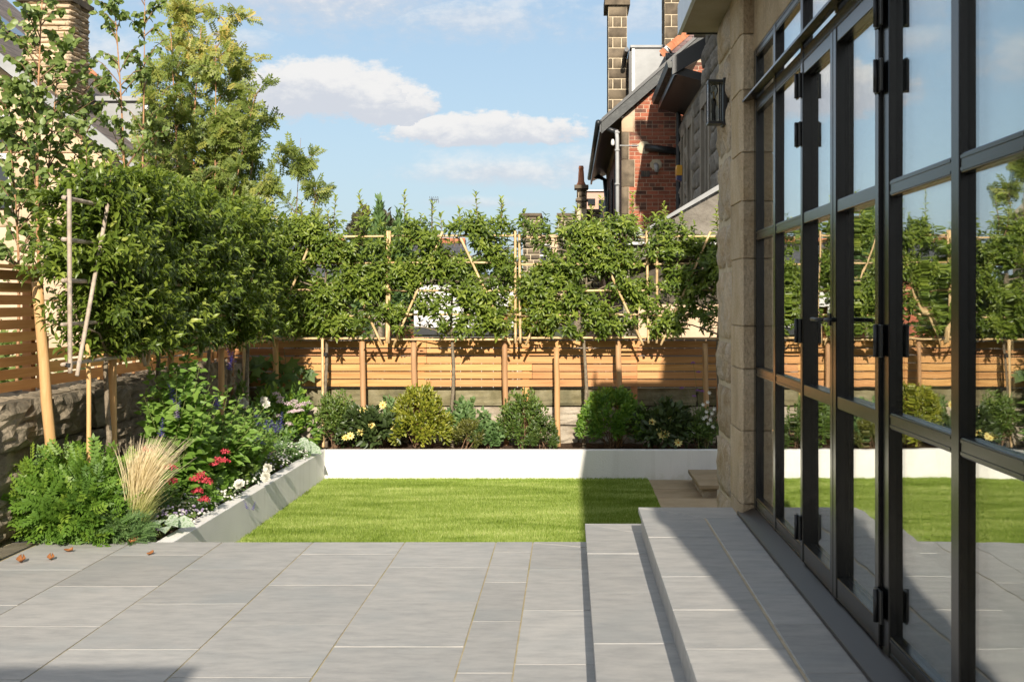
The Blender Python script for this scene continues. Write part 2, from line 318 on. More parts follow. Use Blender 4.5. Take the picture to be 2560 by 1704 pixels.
M['paint_white'] = plain('white_paint', (0.72, 0.72, 0.70), 0.5)
M['housewhite'] = surf('white_housewall', (0.74, 0.73, 0.71), (0.80, 0.79, 0.77), 0.85, 2.0, orand=0.0)
M['pink'] = plain('pink_cladding', (0.55, 0.36, 0.28), 0.8)
M['yellow'] = plain('yellow_plastic', (0.72, 0.36, 0.015), 0.35)
M['blue'] = plain('navy_plastic', (0.015, 0.03, 0.12), 0.35)
M['soffit'] = surf('soffit_board', (0.30, 0.25, 0.165), (0.37, 0.31, 0.22), 0.75, 3.0, orand=0.0)
M['fascia'] = plain('pale_fascia', (0.60, 0.63, 0.66), 0.3, 0.5)
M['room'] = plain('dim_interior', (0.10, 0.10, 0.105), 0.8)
M['deadleaf'] = leafm('dead_leaf', [(0, (0.30, 0.10, 0.03)), (1, (0.48, 0.22, 0.08))], 0.6, 0.2, (1, 0.6, 0.3))
# foliage
M['laurel'] = leafm('laurel_leaf', [(0.0, (0.055, 0.092, 0.013)), (0.4, (0.13, 0.19, 0.027)), (0.75, (0.26, 0.325, 0.05)), (1.0, (0.44, 0.47, 0.12))], 0.36, 0.30, spec=0.42)
M['birch'] = leafm('birch_leaf', [(0.0, (0.10, 0.155, 0.04)), (0.55, (0.20, 0.275, 0.075)), (0.9, (0.30, 0.36, 0.10)), (1.0, (0.44, 0.43, 0.10))], 0.42, 0.35)
M['rowan'] = leafm('rowan_leaf', [(0.0, (0.10, 0.15, 0.03)), (0.45, (0.215, 0.27, 0.055)), (0.75, (0.37, 0.37, 0.085)), (0.92, (0.55, 0.41, 0.11)), (1.0, (0.62, 0.32, 0.12))], 0.5, 0.35)
M['salvia'] = leafm('salvia_leaf', [(0.0, (0.075, 0.155, 0.02)), (0.5, (0.16, 0.29, 0.045)), (1.0, (0.29, 0.43, 0.09))], 0.5, 0.38)
M['pinnate'] = leafm('pinnate_leaf', [(0.0, (0.07, 0.15, 0.03)), (0.5, (0.15, 0.275, 0.035)), (1.0, (0.32, 0.43, 0.06))], 0.5, 0.4)
M['chart'] = leafm('chartreuse_leaf', [(0.0, (0.10, 0.135, 0.015)), (0.5, (0.22, 0.245, 0.025)), (0.9, (0.36, 0.35, 0.045)), (1.0, (0.44, 0.27, 0.07))], 0.4, 0.3)
M['midgreen'] = leafm('mid_green_leaf', [(0.0, (0.05, 0.095, 0.016)), (0.6, (0.11, 0.175, 0.03)), (1.0, (0.21, 0.28, 0.06))], 0.42, 0.3)
M['darkleaf'] = leafm('dark_dahlia_leaf', [(0.0, (0.03, 0.05, 0.016)), (0.6, (0.06, 0.095, 0.026)), (1.0, (0.125, 0.17, 0.05))], 0.42, 0.22)
M['mint'] = leafm('grey_green_leaf', [(0.0, (0.07, 0.14, 0.04)), (0.6, (0.14, 0.24, 0.075)), (1.0, (0.24, 0.34, 0.13))], 0.6, 0.35)
M['box'] = leafm('box_leaf', [(0.0, (0.035, 0.065, 0.012)), (0.7, (0.075, 0.12, 0.024)), (1.0, (0.18, 0.21, 0.05))], 0.4, 0.22)
M['olive'] = leafm('olive_conifer', [(0.0, (0.06, 0.075, 0.012)), (1.0, (0.19, 0.19, 0.035))], 0.5, 0.25)
M['conifer'] = leafm('conifer_spray', [(0.0, (0.045, 0.10, 0.035)), (1.0, (0.15, 0.25, 0.07))], 0.6, 0.2)
M['darkpurple'] = leafm('purple_tree_leaf', [(0.0, (0.03, 0.03, 0.018)), (1.0, (0.10, 0.095, 0.045))], 0.5, 0.2)
M['silver'] = leafm('silver_leaf', [(0.0, (0.32, 0.40, 0.30)), (1.0, (0.52, 0.58, 0.48))], 0.6, 0.25, (0.8, 1.1, 0.6), veins=(0.20, 0.30, 0.16))
M['hop'] = leafm('vine_leaf', [(0.0, (0.055, 0.12, 0.02)), (1.0, (0.17, 0.27, 0.05))], 0.5, 0.35)
M['stipa'] = leafm('feather_grass', [(0.0, (0.16, 0.25, 0.05)), (0.35, (0.36, 0.40, 0.11)), (0.55, (0.66, 0.57, 0.33)), (1.0, (0.82, 0.71, 0.52))], 0.5, 0.35, (1.1, 1.0, 0.6))
M['p_red'] = leafm('valerian_petal', [(0, (0.50, 0.035, 0.06)), (1, (0.72, 0.10, 0.13))], 0.6, 0.3, (1.2, 0.8, 0.8))
M['p_white'] = leafm('white_petal', [(0, (0.72, 0.71, 0.62)), (1, (0.85, 0.84, 0.80))], 0.6, 0.3, (1, 1, 0.9))
M['p_pink'] = leafm('pale_pink_petal', [(0, (0.68, 0.50, 0.56)), (1, (0.82, 0.72, 0.74))], 0.6, 0.3, (1, 1, 1))
M['p_blue'] = leafm('violet_blue_petal', [(0, (0.10, 0.07, 0.40)), (1, (0.24, 0.18, 0.62))], 0.6, 0.3, (1, 1, 1.2))
M['p_mauve'] = leafm('mauve_petal', [(0, (0.34, 0.26, 0.46)), (1, (0.58, 0.48, 0.66))], 0.6, 0.3, (1, 1, 1))
M['p_yellow'] = leafm('lemon_petal', [(0, (0.80, 0.66, 0.16)), (1, (0.88, 0.80, 0.36))], 0.6, 0.3, (1, 1, 0.6))
M['p_eye'] = plain('orange_flower_eye', (0.62, 0.28, 0.015), 0.7)
M['p_purple'] = leafm('verbena_petal', [(0, (0.20, 0.06, 0.30)), (1, (0.36, 0.16, 0.45))], 0.6, 0.3, (1, 1, 1))
M['grille'] = plain('dark_drain_grille', (0.06, 0.06, 0.058), 0.55, metal=0.3)
M['featherblack'] = plain('black_feather', (0.012, 0.012, 0.016), 0.45)
M['featherwhite'] = plain('white_feather', (0.8, 0.8, 0.78), 0.7)
def slate_roof(name, c1, c2, sx, sz, ax, ay):
    m, T = new_mat(name)
    pos = T.n('ShaderNodeNewGeometry').outputs['Position']
    s = T.n('ShaderNodeSeparateXYZ', {0: pos}); uv = T.n('ShaderNodeCombineXYZ', {0: s.outputs[ax], 1: s.outputs[ay], 2: 0.0}).outputs[0]
    b = T.n('ShaderNodeTexBrick', {'Vector': uv, 'Color1': (*c1, 1), 'Color2': (*c2, 1), 'Mortar': (0.03, 0.028, 0.03, 1), 'Scale': 1.0, 'Mortar Size': 0.006, 'Brick Width': sx, 'Row Height': sz, 'Bias': 0.0})
    n = T.n('ShaderNodeTexNoise', {'Vector': pos, 'Scale': 3.0, 'Detail': 5.0})
    c = T.mix(T.sstep(n.outputs[0], 0.4, 0.7), b.outputs[0], tuple(x*0.7 for x in c1))
    bp = T.n('ShaderNodeBump', {'Strength': 0.8, 'Distance': 0.02, 'Height': b.outputs['Fac']}); bp.invert = True
    T.out(bsdf(T, c, 0.7, 0.4, 0, bp.outputs[0])); return m
M['slate'] = slate_roof('brown_slate', (0.155, 0.125, 0.105), (0.205, 0.165, 0.14), 0.30, 0.14, 1, 2)
M['slate_x'] = slate_roof('blue_slate', (0.075, 0.078, 0.085), (0.115, 0.117, 0.125), 0.30, 0.13, 0, 2)
M['rosetile'] = slate_roof('rose_slate', (0.20, 0.13, 0.125), (0.27, 0.18, 0.165), 0.28, 0.14, 0, 2)
def glass():
    m, T = new_mat('window_glass')
    geo = T.n('ShaderNodeNewGeometry'); oi = T.n('ShaderNodeObjectInfo').outputs['Random']
    ior = T.m('SUBTRACT', 1.52, T.m('MULTIPLY', geo.outputs['Backfacing'], 1.52-1/1.52))
    st = T.n('ShaderNodeVectorMath', {0: geo.outputs['Position'], 1: (1.0, 2.4, 1.4)}, operation='MULTIPLY').outputs[0]
    st = T.n('ShaderNodeVectorMath', {0: st, 1: T.n('ShaderNodeCombineXYZ', {0: T.m('MULTIPLY', oi, 20.0), 1: T.m('MULTIPLY', oi, 11.0), 2: 0.0}).outputs[0]}, operation='ADD').outputs[0]
    n = T.n('ShaderNodeTexNoise', {'Vector': st, 'Scale': 1.3, 'Detail': 1.0})
    b = T.n('ShaderNodeBump', {'Strength': 1.0, 'Distance': 0.0010, 'Height': n.outputs[0]}).outputs[0]
    fr = T.n('ShaderNodeFresnel', {'IOR': ior}).outputs[0]
    fac = T.m('MULTIPLY', T.m('POWER', fr, 0.72), 1.2, clamp=True)
    g = T.n('ShaderNodeBsdfGlossy', {'Color': (0.97, 0.98, 0.97, 1), 'Roughness': 0.0, 'Normal': b}).outputs[0]
    t = T.n('ShaderNodeBsdfTransparent', {'Color': (0.93, 0.95, 0.94, 1)}).outputs[0]
    T.out(T.n('ShaderNodeMixShader', {0: fac, 1: t, 2: g}).outputs[0]); return m
M['glass'] = glass()
def darkglass():
    m, T = new_mat('far_window_glass')
    T.out(bsdf(T, (0.03, 0.035, 0.04), 0.05, 0.9)); return m
M['pane'] = darkglass()
def lampglass():
    m, T = new_mat('lamp_glass')
    fr = T.n('ShaderNodeLayerWeight', {'Blend': 0.25}).outputs['Fresnel']
    T.out(T.n('ShaderNodeMixShader', {0: fr, 1: T.n('ShaderNodeBsdfTransparent', {'Color': (0.9, 0.92, 0.92, 1)}).outputs[0], 2: T.n('ShaderNodeBsdfGlossy', {'Roughness': 0.03}).outputs[0]}).outputs[0]); return m
M['lampglass'] = lampglass()

# ---------------------------------------------------------------- foliage tools
def nrm(a): return a/np.maximum(np.linalg.norm(a, axis=-1, keepdims=True), 1e-9)
T_LEAF = (np.array([(0, 0, 0), (-.5, .34, .10), (0, .4, 0), (.5, .34, .10), (-.33, .74, .02), (0, .78, -.07), (.33, .74, .02), (0, 1, -.2)]),
          [(0, 2, 1), (0, 3, 2), (1, 2, 5, 4), (2, 3, 6, 5), (4, 5, 7), (5, 6, 7)])
T_OVAL = (np.array([(0, 0, 0), (-.42, .16, .05), (-.5, .45, .07), (-.3, .78, .01), (0, 1, -.12), (.3, .78, .01), (.5, .45, .07), (.42, .16, .05), (0, .45, -.02)]),
          [(0, 8, 2, 1), (0, 7, 6, 8), (2, 8, 4, 3), (8, 6, 5, 4)])
T_HEART = (np.array([(0, .08, 0), (-.28, 0, .03), (-.5, .2, .07), (-.42, .52, .06), (-.18, .82, 0), (0, 1.05, -.1), (.18, .82, 0), (.42, .52, .06), (.5, .2, .07), (.28, 0, .03), (0, .5, -.03)]),
           [(0, 10, 2, 1), (2, 10, 4, 3), (10, 5, 4), (10, 6, 5), (10, 8, 7, 6), (0, 9, 8, 10)])
T_QUAD = (np.array([(0, 0, 0), (-.5, .5, .06), (0, 1, -.1), (.5, .5, .06)]), [(0, 3, 2, 1)])
def _pinn(pairs=7, ll=.25, lw=.05):
    v = []; f = []
    def lf(b, d):
        n = len(v); b = np.array(b); d = np.array(d)/np.linalg.norm(d); s = np.array((d[1], -d[0], 0))
        v.extend([b, b+d*ll*.45-s*lw+np.array((0, 0, .02)), b+d*ll-np.array((0, 0, .03)), b+d*ll*.45+s*lw+np.array((0, 0, .02))]); f.append((n, n+3, n+2, n+1))
    for i in range(pairs):
        y = .16+.72*i/(pairs-1)
        for sg in (-1, 1): lf((0, y, -.12*y*y), (sg*.86, .5, -.1))
    lf((0, .9, -.12), (0, 1, -.2))
    n = len(v); v.extend([np.array((-.012, 0, 0)), np.array((.012, 0, 0)), np.array((0, .92, -.12))]); f.append((n, n+1, n+2))
    return np.array(v), f
T_PINN = _pinn(); T_ROWAN = _pinn(5, .33, .085)
def _palm():
    out = []
    for k, (a, r) in enumerate(((-165, .25), (-125, .55), (-100, .3), (-62, .72), (-32, .42), (0, .78), (32, .42), (62, .72), (100, .3), (125, .55), (165, .25))):
        a = math.radians(a); out.append((r*math.sin(a), .35+r*math.cos(a), .04*math.cos(3*a)-.12*r*r))
    v = np.array([(0, .3, .05)]+out); n = len(out)
    return v, [(0, 1+(i+1) % n, 1+i) for i in range(n)]
T_PALM = _palm()
def leaves(name, tm, Pp, D, N, L, W, rnd, mat, parent=None, **kw):
    """one mesh with len(Pp) leaves of template tm; rnd is a number per leaf (or per vertex)"""
    tv, tf = tm; n = len(Pp); k = len(tv)
    L = np.broadcast_to(np.asarray(L, float), (n,)); W = np.broadcast_to(np.asarray(W, float), (n,))
    y = nrm(D); z = nrm(N-y*(N*y).sum(1, keepdims=True)); x = np.cross(y, z)
    V = Pp[:, None, :]+(L*W)[:, None, None]*tv[None, :, 0:1]*x[:, None, :]+L[:, None, None]*(tv[None, :, 1:2]*y[:, None, :]+tv[None, :, 2:3]*z[:, None, :])
    ls = np.array([len(q) for q in tf]); li = np.concatenate([np.array(q) for q in tf])
    loops = (li[None, :]+(np.arange(n)*k)[:, None]).ravel()
    tot = np.tile(ls, n); start = np.concatenate([[0], np.cumsum(tot)[:-1]])
    me = bpy.data.meshes.new(name); me.vertices.add(n*k); me.vertices.foreach_set('co', V.reshape(-1).astype(np.float32))
    me.loops.add(len(loops)); me.loops.foreach_set('vertex_index', loops.astype(np.int32))
    me.polygons.add(len(tot)); me.polygons.foreach_set('loop_start', start.astype(np.int32))
    me.polygons.foreach_set('use_smooth', np.ones(len(tot), bool))
    at = me.attributes.new('rnd', 'FLOAT', 'POINT'); at.data.foreach_set('value', np.repeat(np.asarray(rnd, np.float32), k))
    me.materials.append(mat); me.update(calc_edges=True)
    return link(name, me, parent, **kw)
def rand_dirs(n): return nrm(G.normal(size=(n, 3)))
def twigs(Pp, D, per, length, droop=.25, spread=1.0, bias=(.08, -.7, .5)):
    """leaves in spirals round twig tips: returns positions, directions, normals, twig index"""
    n = len(Pp); D = nrm(D); a = np.cross(D, np.array((.3, .2, .93))); a = nrm(a); b = np.cross(D, a)
    j = np.arange(per); t = (j+.5)/per; ang = j*2.4+G.uniform(0, 6.28, (n, 1))
    rad = np.cos(ang)[..., None]*a[:, None, :]+np.sin(ang)[..., None]*b[:, None, :]
    length = np.broadcast_to(np.asarray(length, float), (n,))
    pos = Pp[:, None, :]+D[:, None, :]*(length[:, None]*t[None, :])[..., None]
    d = D[:, None, :]*(.25+.75*t)[None, :, None]+rad*(1.05-.5*t)[None, :, None]*spread+np.array((0, 0, -droop))
    d = d+G.normal(size=d.shape)*.18
    nn = D[:, None, :]*.7-rad*.2+np.array(bias)+G.normal(size=d.shape)*.15
    return pos.reshape(-1, 3), nrm(d).reshape(-1, 3), nrm(nn).reshape(-1, 3), np.repeat(np.arange(n), per)
def fan(Pp, D, n):
    return Pp, D, n
# rough stone units: front towards -Y, unit box centred on 0
def stone_unit(name, mat, seed, n=5, bulge=.16, rough=.05, corner=.10, smooth=True):
    g = random.Random(seed); v = []; f = []
    for j in range(n):
        for i in range(n):
            u, w = i/(n-1)*2-1, j/(n-1)*2-1
            e = max(abs(u), abs(w))
            cu = u*(1-corner*abs(w)**4*g.uniform(.3, 1)); cw = w*(1-corner*abs(u)**4*g.uniform(.3, 1))
            y = -.5+bulge*(e**4)+g.uniform(-rough, rough)*(1.6 if e < .9 else .6)
            k = .5 if e > .99 else .0
            v.append((cu*.5+g.uniform(-.02, .02)*k, y, cw*.5+g.uniform(-.02, .02)*k))
    for j in range(n-1):
        for i in range(n-1): f.append((j*n+i, j*n+i+1, (j+1)*n+i+1, (j+1)*n+i))
    ring = [i for i in range(n)]+[j*n+n-1 for j in range(1, n)]+[(n-1)*n+i for i in range(n-2, -1, -1)]+[j*n for j in range(n-2, 0, -1)]
    b = len(v)
    for r in ring: v.append((v[r][0], .5, v[r][2]))
    m = len(ring)
    for k in range(m): f.append((ring[(k+1) % m], ring[k], b+k, b+(k+1) % m))
    return raw(name, v, f, mat, smooth)
def stone_set(key, mat, k=5, **kw): return [stone_unit(key, mat, 100+i*7+len(key), **kw) for i in range(k)]
UNIT = {}
def unit_box(mat, key, bev=0.0):
    if key not in UNIT:
        h = .5; b = bev
        v = []; f = []
        mb = MB().box(-.5, .5, -.5, .5, -.5, .5); UNIT[key] = raw(key, mb.v, mb.f, mat)
    return UNIT[key]
def slab_mat():
    m, T = new_mat('slate_paving')
    pos = T.n('ShaderNodeNewGeometry').outputs['Position']; oi = T.n('ShaderNodeObjectInfo').outputs['Random']
    off = T.n('ShaderNodeVectorMath', {0: pos, 1: T.n('ShaderNodeCombineXYZ', {0: T.m('MULTIPLY', oi, 31.0), 1: T.m('MULTIPLY', oi, 17.0), 2: 0.0}).outputs[0]}, operation='ADD').outputs[0]
    # cleft grain runs obliquely over each slab
    rot = T.n('ShaderNodeMapping', {'Vector': off, 'Rotation': (0, 0, 0.35), 'Scale': (1.0, 2.5, 1.0)}).outputs[0]
    n = T.n('ShaderNodeTexNoise', {'Vector': rot, 'Scale': 5.0, 'Detail': 10.0, 'Roughness': 0.72})
    c = T.ramp(n.outputs[0], [(0.3, (0.30, 0.30, 0.294)), (0.55, (0.405, 0.398, 0.382)), (0.75, (0.47, 0.458, 0.43))])
    big = T.n('ShaderNodeTexNoise', {'Vector': off, 'Scale': 1.4, 'Detail': 4.0})
    c = T.mix(T.m('MULTIPLY', T.sstep(big.outputs[0], 0.45, 0.7), 0.5), c, (0.30, 0.322, 0.328))
    ru = T.n('ShaderNodeTexNoise', {'Vector': rot, 'Scale': 1.7, 'Detail': 6.0, 'Roughness': 0.65})
    c = T.mix(T.m('MULTIPLY', T.sstep(ru.outputs[0], 0.69, 0.76), 0.5), c, (0.45, 0.30, 0.16))
    sp = T.n('ShaderNodeTexNoise', {'Vector': rot, 'Scale': 26.0, 'Detail': 4.0, 'Roughness': 0.7})
    c = T.mix(T.m('MULTIPLY', T.sstep(sp.outputs[0], 0.64, 0.74), 0.28), c, (0.52, 0.5, 0.46))
    hs = T.n('ShaderNodeHueSaturation', {'Value': T.m('ADD', 0.91, T.m('MULTIPLY', oi, 0.19)), 'Color': c})
    b = T.n('ShaderNodeBump', {'Strength': 0.5, 'Distance': 0.004, 'Height': T.m('ADD', n.outputs[0], T.m('MULTIPLY', sp.outputs[0], 0.35))})
    T.out(bsdf(T, hs.outputs[0], 0.6, 0.35, 0, b.outputs[0])); return m
M['slab'] = slab_mat()
LAWN = -0.32
# ---------------------------------------------------------------- ground, patio, lawn
structure('ground', MB().box(-400, 400, -60, 900, -1.2, -0.36), M['earth'])
PE = 8.67
patio = structure('patio', MB().box(-4.2, 0.40, -4, PE-.012, -0.35, -0.004), M['mortar'])
def slab(parent, pts, z=0.0, th=.028, gap=.004, name='paving_slab'):
    c = sum((Vector((*p, 0)) for p in pts), Vector())/len(pts); q = []
    for p in pts:
        d = Vector((*p, 0))-c; k = [(abs(d.x)-gap)/max(abs(d.x), 1e-6), (abs(d.y)-gap)/max(abs(d.y), 1e-6)]
        q.append((c.x+d.x*k[0], c.y+d.y*k[1], z-th+R.uniform(-.0006, .0006)))
    dz = R.uniform(-.0012, .0012)
    return MB().prism([(a, b, e+dz) for a, b, e in q], (0, 0, th)).build(name, M['slab'], parent)
def fixwind(pts):
    a = sum(pts[i][0]*pts[(i+1) % len(pts)][1]-pts[(i+1) % len(pts)][0]*pts[i][1] for i in range(len(pts)))
    return pts if a < 0 else pts[::-1]
colx = [-4.1, -3.47, -2.879, -2.286, -1.687, -1.0825, -.4815, -.2387]
ph = [7.78, 7.77, 8.224, 7.80, 8.26, 7.846, 8.324]
for i in range(7):
    x0, x1 = colx[i], colx[i+1]; ys = [PE]; y = ph[i]
    while y > 1.2: ys.append(y); y -= .906
    for a, b in zip(ys[1:], ys[:-1]):
        if i == 0: continue
        slab(patio, fixwind([(x0, a), (x1, a), (x1, b), (x0, b)]))
# border strip beside the steps, mitred at its far end
yy = [7.776, 6.752, 5.737, 4.72, 3.7, 2.68, 1.7]
slab(patio, fixwind([(-.2387, 7.776), (.12, 7.776), (.12, 8.47), (-.2387, PE-.03)]))
slab(patio, fixwind([(-.2387, PE), (.12, PE), (.12, 8.475), (-.2387, PE-.022)]))
for a, b in zip(yy[1:], yy[:-1]): slab(patio, fixwind([(-.2387, a), (.12, a), (.12, b), (-.2387, b)]))
# ---- steps up to the doors
st = thing('garden_steps', 'two wide grey slate steps leading up to the glazed doors', 'steps', (.5, 6, 0))
S1, S2, SX = .097, .4143, 1.2
MB().box(S1+.022, SX, 1.0, 8.36, -.34, .138).build('riser', M['slab'], st)
MB().box(S2+.022, SX, 1.0, 7.94, .1381, .306).build('riser', M['slab'], st)
MB().box(S1+.03, S2+.05, 1.0, 8.35, .138, .166).build('mortar_bed', M['mortar_pale'], st)
MB().box(S2+.03, SX, 1.0, 7.93, .306, .336).build('mortar_bed', M['mortar_pale'], st)
def tread(pts, z):
    o = slab(st, fixwind(pts), z, .032, .0035, 'tread_slab'); m = o.modifiers.new('bevel', 'BEVEL'); m.width = .004; m.segments = 2; return o
tread([(S1, 8.38), (S2+.06, 8.38), (S2+.06, 7.99), (S1, 8.365)], .17)
yy = [7.38, 6.385, 5.432, 4.45, 3.5, 2.5, 1.5]
tread([(S1, 8.36), (S2+.06, 7.985), (S2+.06, 7.38), (S1, 7.38)], .17)
for a, b in zip(yy[1:], yy[:-1]): tread([(S1, a), (S2+.06, a), (S2+.06, b), (S1, b)], .17)
tread([(S2, 7.96), (SX, 7.96), (SX, 7.57), (.78, 7.57), (S2, 7.945)], .34)
yy = [6.95, 5.952, 5.309, 4.708, 4.1, 3.5, 2.9, 2.3, 1.7]
tread([(S2, 7.94), (.78, 7.565), (.78, 6.95), (S2, 6.95)], .34)
for a, b in zip(yy[1:], yy[:-1]): tread([(S2, a), (.78, a), (.78, b), (S2, b)], .34)
yy = [7.57, 6.586, 5.585, 5.07, 4.4, 3.6, 2.8, 2.0]
for a, b in zip(yy[1:], yy[:-1]): tread([(.785, a), (SX, a), (SX, b), (.785, b)], .34)
# ---- drainage channel and fallen leaves
dr = thing('drain_channel', 'dark slotted drain channel between patio and left stone wall', 'drain', (-3.58, 7.9, 0))
MB().box(-3.67, -3.49, 6.5, 8.75, -.05, -.012).build('trough', M['walljoint'], dr)
for i in range(56):
    y = 6.52+i*.04; MB().box(-3.66, -3.50, y, y+.016, -.011, -.002).build('grille_bar', M['grille'], dr)
MB().box(-3.499, -3.485, 6.5, 8.72, -.012, .002).build('edge_rail', M['grille'], dr)
dl = [(-3.52, 8.05, 'curled brown dead leaf lying on the drain grille', .09), (-3.33, 7.98, 'larger brown dead leaf beside the drain channel', .085), (-3.18, 8.06, 'dark twisted dead leaf on slate near the drain', .07),
      (-2.62, 8.22, 'small orange dead leaf alone on slate before feather grass', .05), (-3.46, 6.96, 'red brown dead leaf at the near left patio edge', .06), (-3.17, 8.32, 'flat orange dead leaf under the pinnate bush', .06), (-2.86, 8.62, 'long dry orange leaf at the foot of silver leaves', .10)]
for x, y, lb, s in dl:
    n = 7; v = []; f = []; a0 = R.uniform(0, 6.28)
    for i in range(n):
        t = i/(n-1); wd = s*.32*math.sin(math.pi*(t*.9+.05))
        for sd in (-1, 0, 1):
            p = Vector(((t-.5)*s, sd*wd, .004+abs(sd)*s*.22*(.6+t)+.02*s*math.sin(t*9)+.5*s*(t-.5)**2))
            p.rotate(Quaternion((0, 0, 1), a0)); v.append(p+Vector((x, y, .001)))
    for i in range(n-1):
        for k in range(2): b = i*3+k; f.append((b, b+3, b+4, b+1))
    me = raw('dead_leaf', v, f, M['deadleaf'], True); at = me.attributes.new('rnd', 'FLOAT', 'POINT'); at.data.foreach_set('value', [R.random()*.4+.3]*len(v))
    o = link('dead_leaf', me, None, label=lb, cat='leaf', group='dead leaves on the patio'); m = o.modifiers.new('solid', 'SOLIDIFY'); m.thickness = .001
# ---- lawn
structure('lawn', MB().box(-2.63, .86, 8.4, 14.1, -.355, LAWN), M['turf'])
nb = 190000
bx = G.uniform(-2.618, .842, nb); by = np.concatenate([G.uniform(9.6, 14.078, nb*3//4), G.uniform(8.9, 9.9, nb-nb*3//4)])
def vnoise(x, y, s=3):
    r = np.zeros_like(x)
    for k in range(6):
        a = (k*1.7+s, k*2.3+s*1.3); r += np.sin(x*(1.1+k*.83)+a[0]+1.7*np.sin(y*(.9+k*.6)+a[1]))*np.cos(y*(2.1+k*1.31)+a[1]+1.3*np.sin(x*(.7+k*.5)))/(1+.35*k)
    return r/3.2
pl = vnoise(bx*1.6, by*3.2); pl2 = vnoise(bx*5, by*11, 8)
lean = np.stack([.25*pl2+G.normal(0, .35, nb), .15+.75*pl+G.normal(0, .4, nb), np.full(nb, 1.15)], 1)
leaves('artificial_grass', (np.array([(-.5, 0, 0), (.5, 0, 0), (.1, 1, 0)]), [(0, 1, 2)]), np.stack([bx, by, np.full(nb, LAWN)], 1), lean, np.stack([G.normal(0, .5, nb), -np.ones(nb), np.full(nb, .3)], 1),
       G.uniform(.022, .036, nb), G.uniform(.16, .26, nb), np.clip(.47+.40*pl+.26*pl2+G.normal(0, .19, nb), 0, 1), M['blade'], None, label='bright green clipped turf between the white planter walls', cat='grass', kind='stuff')
# ---- sandstone flags and small step beyond the house corner
fl = structure('flag_path', MB().box(.84, 3.2, 8.4, 14.1, -.356, LAWN-.008), M['mortar_pale'])
for x0, x1 in ((.845, 1.55), (1.55, 2.3)):
    ys = [8.6, 9.3, 10.1, 10.75, 11.5, 12.1, 12.75, 13.35, 14.07] if x0 < 1 else [8.6, 9.6, 10.5, 11.3, 12.2, 13.0, 14.07]
    for a, b in zip(ys[:-1], ys[1:]):
        MB().box(x0+.006, x1-.006, a+.006, b-.006, LAWN-.03, LAWN+R.uniform(.0, .003)).build('flagstone', M['flag'], fl)
ss = thing('stone_step', 'low sandstone step block against house at the lawn corner', 'step', (1.6, 13.3, LAWN))
MB().box(1.30, 2.3, 12.80, 13.9, LAWN-.03, -.236).build('plinth', M['palestone'], ss)
for a, b in ((12.74, 13.335), (13.345, 13.93)): MB().box(1.26, 2.35, a, b, -.234, -.192+R.uniform(0, .002)).build('step_slab', M['flag'], ss, bevel=.008)
# ---- white rendered planter walls and beds
pw = thing('planter_wall', 'low white rendered retaining wall around the sunken lawn', 'wall', (-2.67, 11, LAWN))
MB().box(-2.735, -2.62, 8.68, 14.195, -.35, -.004).build('side_wall', M['white'], pw, bevel=.006)
MB().box(-2.6199, 3.4, 14.08, 14.2, -.35, -.004).build('back_wall', M['white'], pw, bevel=.006)
def soil_sheet(name, x0, x1, y0, y1, nx, ny, z):
    v = []; f = []
    for j in range(ny+1):
        for i in range(nx+1):
            x = x0+(x1-x0)*i/nx; y = y0+(y1-y0)*j/ny
            v.append((x, y, z+.02*math.sin(x*7+y*3)*math.sin(y*9-x*4)+R.uniform(-.012, .012)))
    for j in range(ny):
        for i in range(nx): a = j*(nx+1)+i; f.append((a, a+1, a+nx+2, a+nx+1))
    return link(name, raw(name, v, f, M['soil'], True), None, kind='structure')
soil_sheet('side_bed_soil', -3.75, -2.73, 8.66, 15.2, 20, 110, -.035)
soil_sheet('back_bed_soil', -2.731, 3.4, 14.19, 15.2, 110, 18, -.035)
# ---------------------------------------------------------------- stone boundary walls
ST_ROUGH = stone_set('rough_stone', M['wallstone'], 6, n=10, bulge=.12, rough=.05, corner=.08, smooth=False)
ST_MOSS = stone_set('coping_stone', M['mossstone'], 4, n=7, bulge=.07, rough=.03, corner=.04, smooth=False)
ST_PALE = stone_set('pale_stone', M['palestone'], 5, n=8, bulge=.09, rough=.055, corner=.06, smooth=False)
def lay(parent, me, name, c, dims, face='-y', rz=0):
    rot = {'-y': 0, '+x': math.pi/2, '-x': -math.pi/2}[face]+rz
    return link(name, me, parent, TRS(c, (0, 0, rot), dims))
bw = thing('stone_wall', 'pale and mossy stone boundary wall under the back larch fence', 'wall', (-.5, 15.2, -.3))
MB().box(-3.9, 3.6, 15.07, 15.45, -.4, .55).build('mortar_core', M['walljoint'], bw)
x = -3.75
for (z0, z1, sset, lw) in ((.395, .60, ST_MOSS, (.75, 1.15)), (.175, .385, ST_PALE, (.5, .95)), (-.06, .165, ST_PALE, (.4, .8)), (-.3, -.07, ST_PALE, (.5, .9))):
    x = -3.8+R.uniform(-.2, 0)
    while x < 3.4:
        w = R.uniform(*lw); dp = .16
        lay(bw, R.choice(sset), 'stone', (x+w/2, 15.02+dp/2+R.uniform(-.012, .012), (z0+z1)/2), (w-.018, dp, z1-z0-.008)); x += w
lw = thing('stone_wall', 'dark rough gritstone wall behind the left hand planting bed', 'wall', (-3.85, 10, -.3))
MB().box(-4.15, -3.78, 5.5, 15.4, -.4, .86).build('mortar_core', M['walljoint'], lw)
LX = -3.68
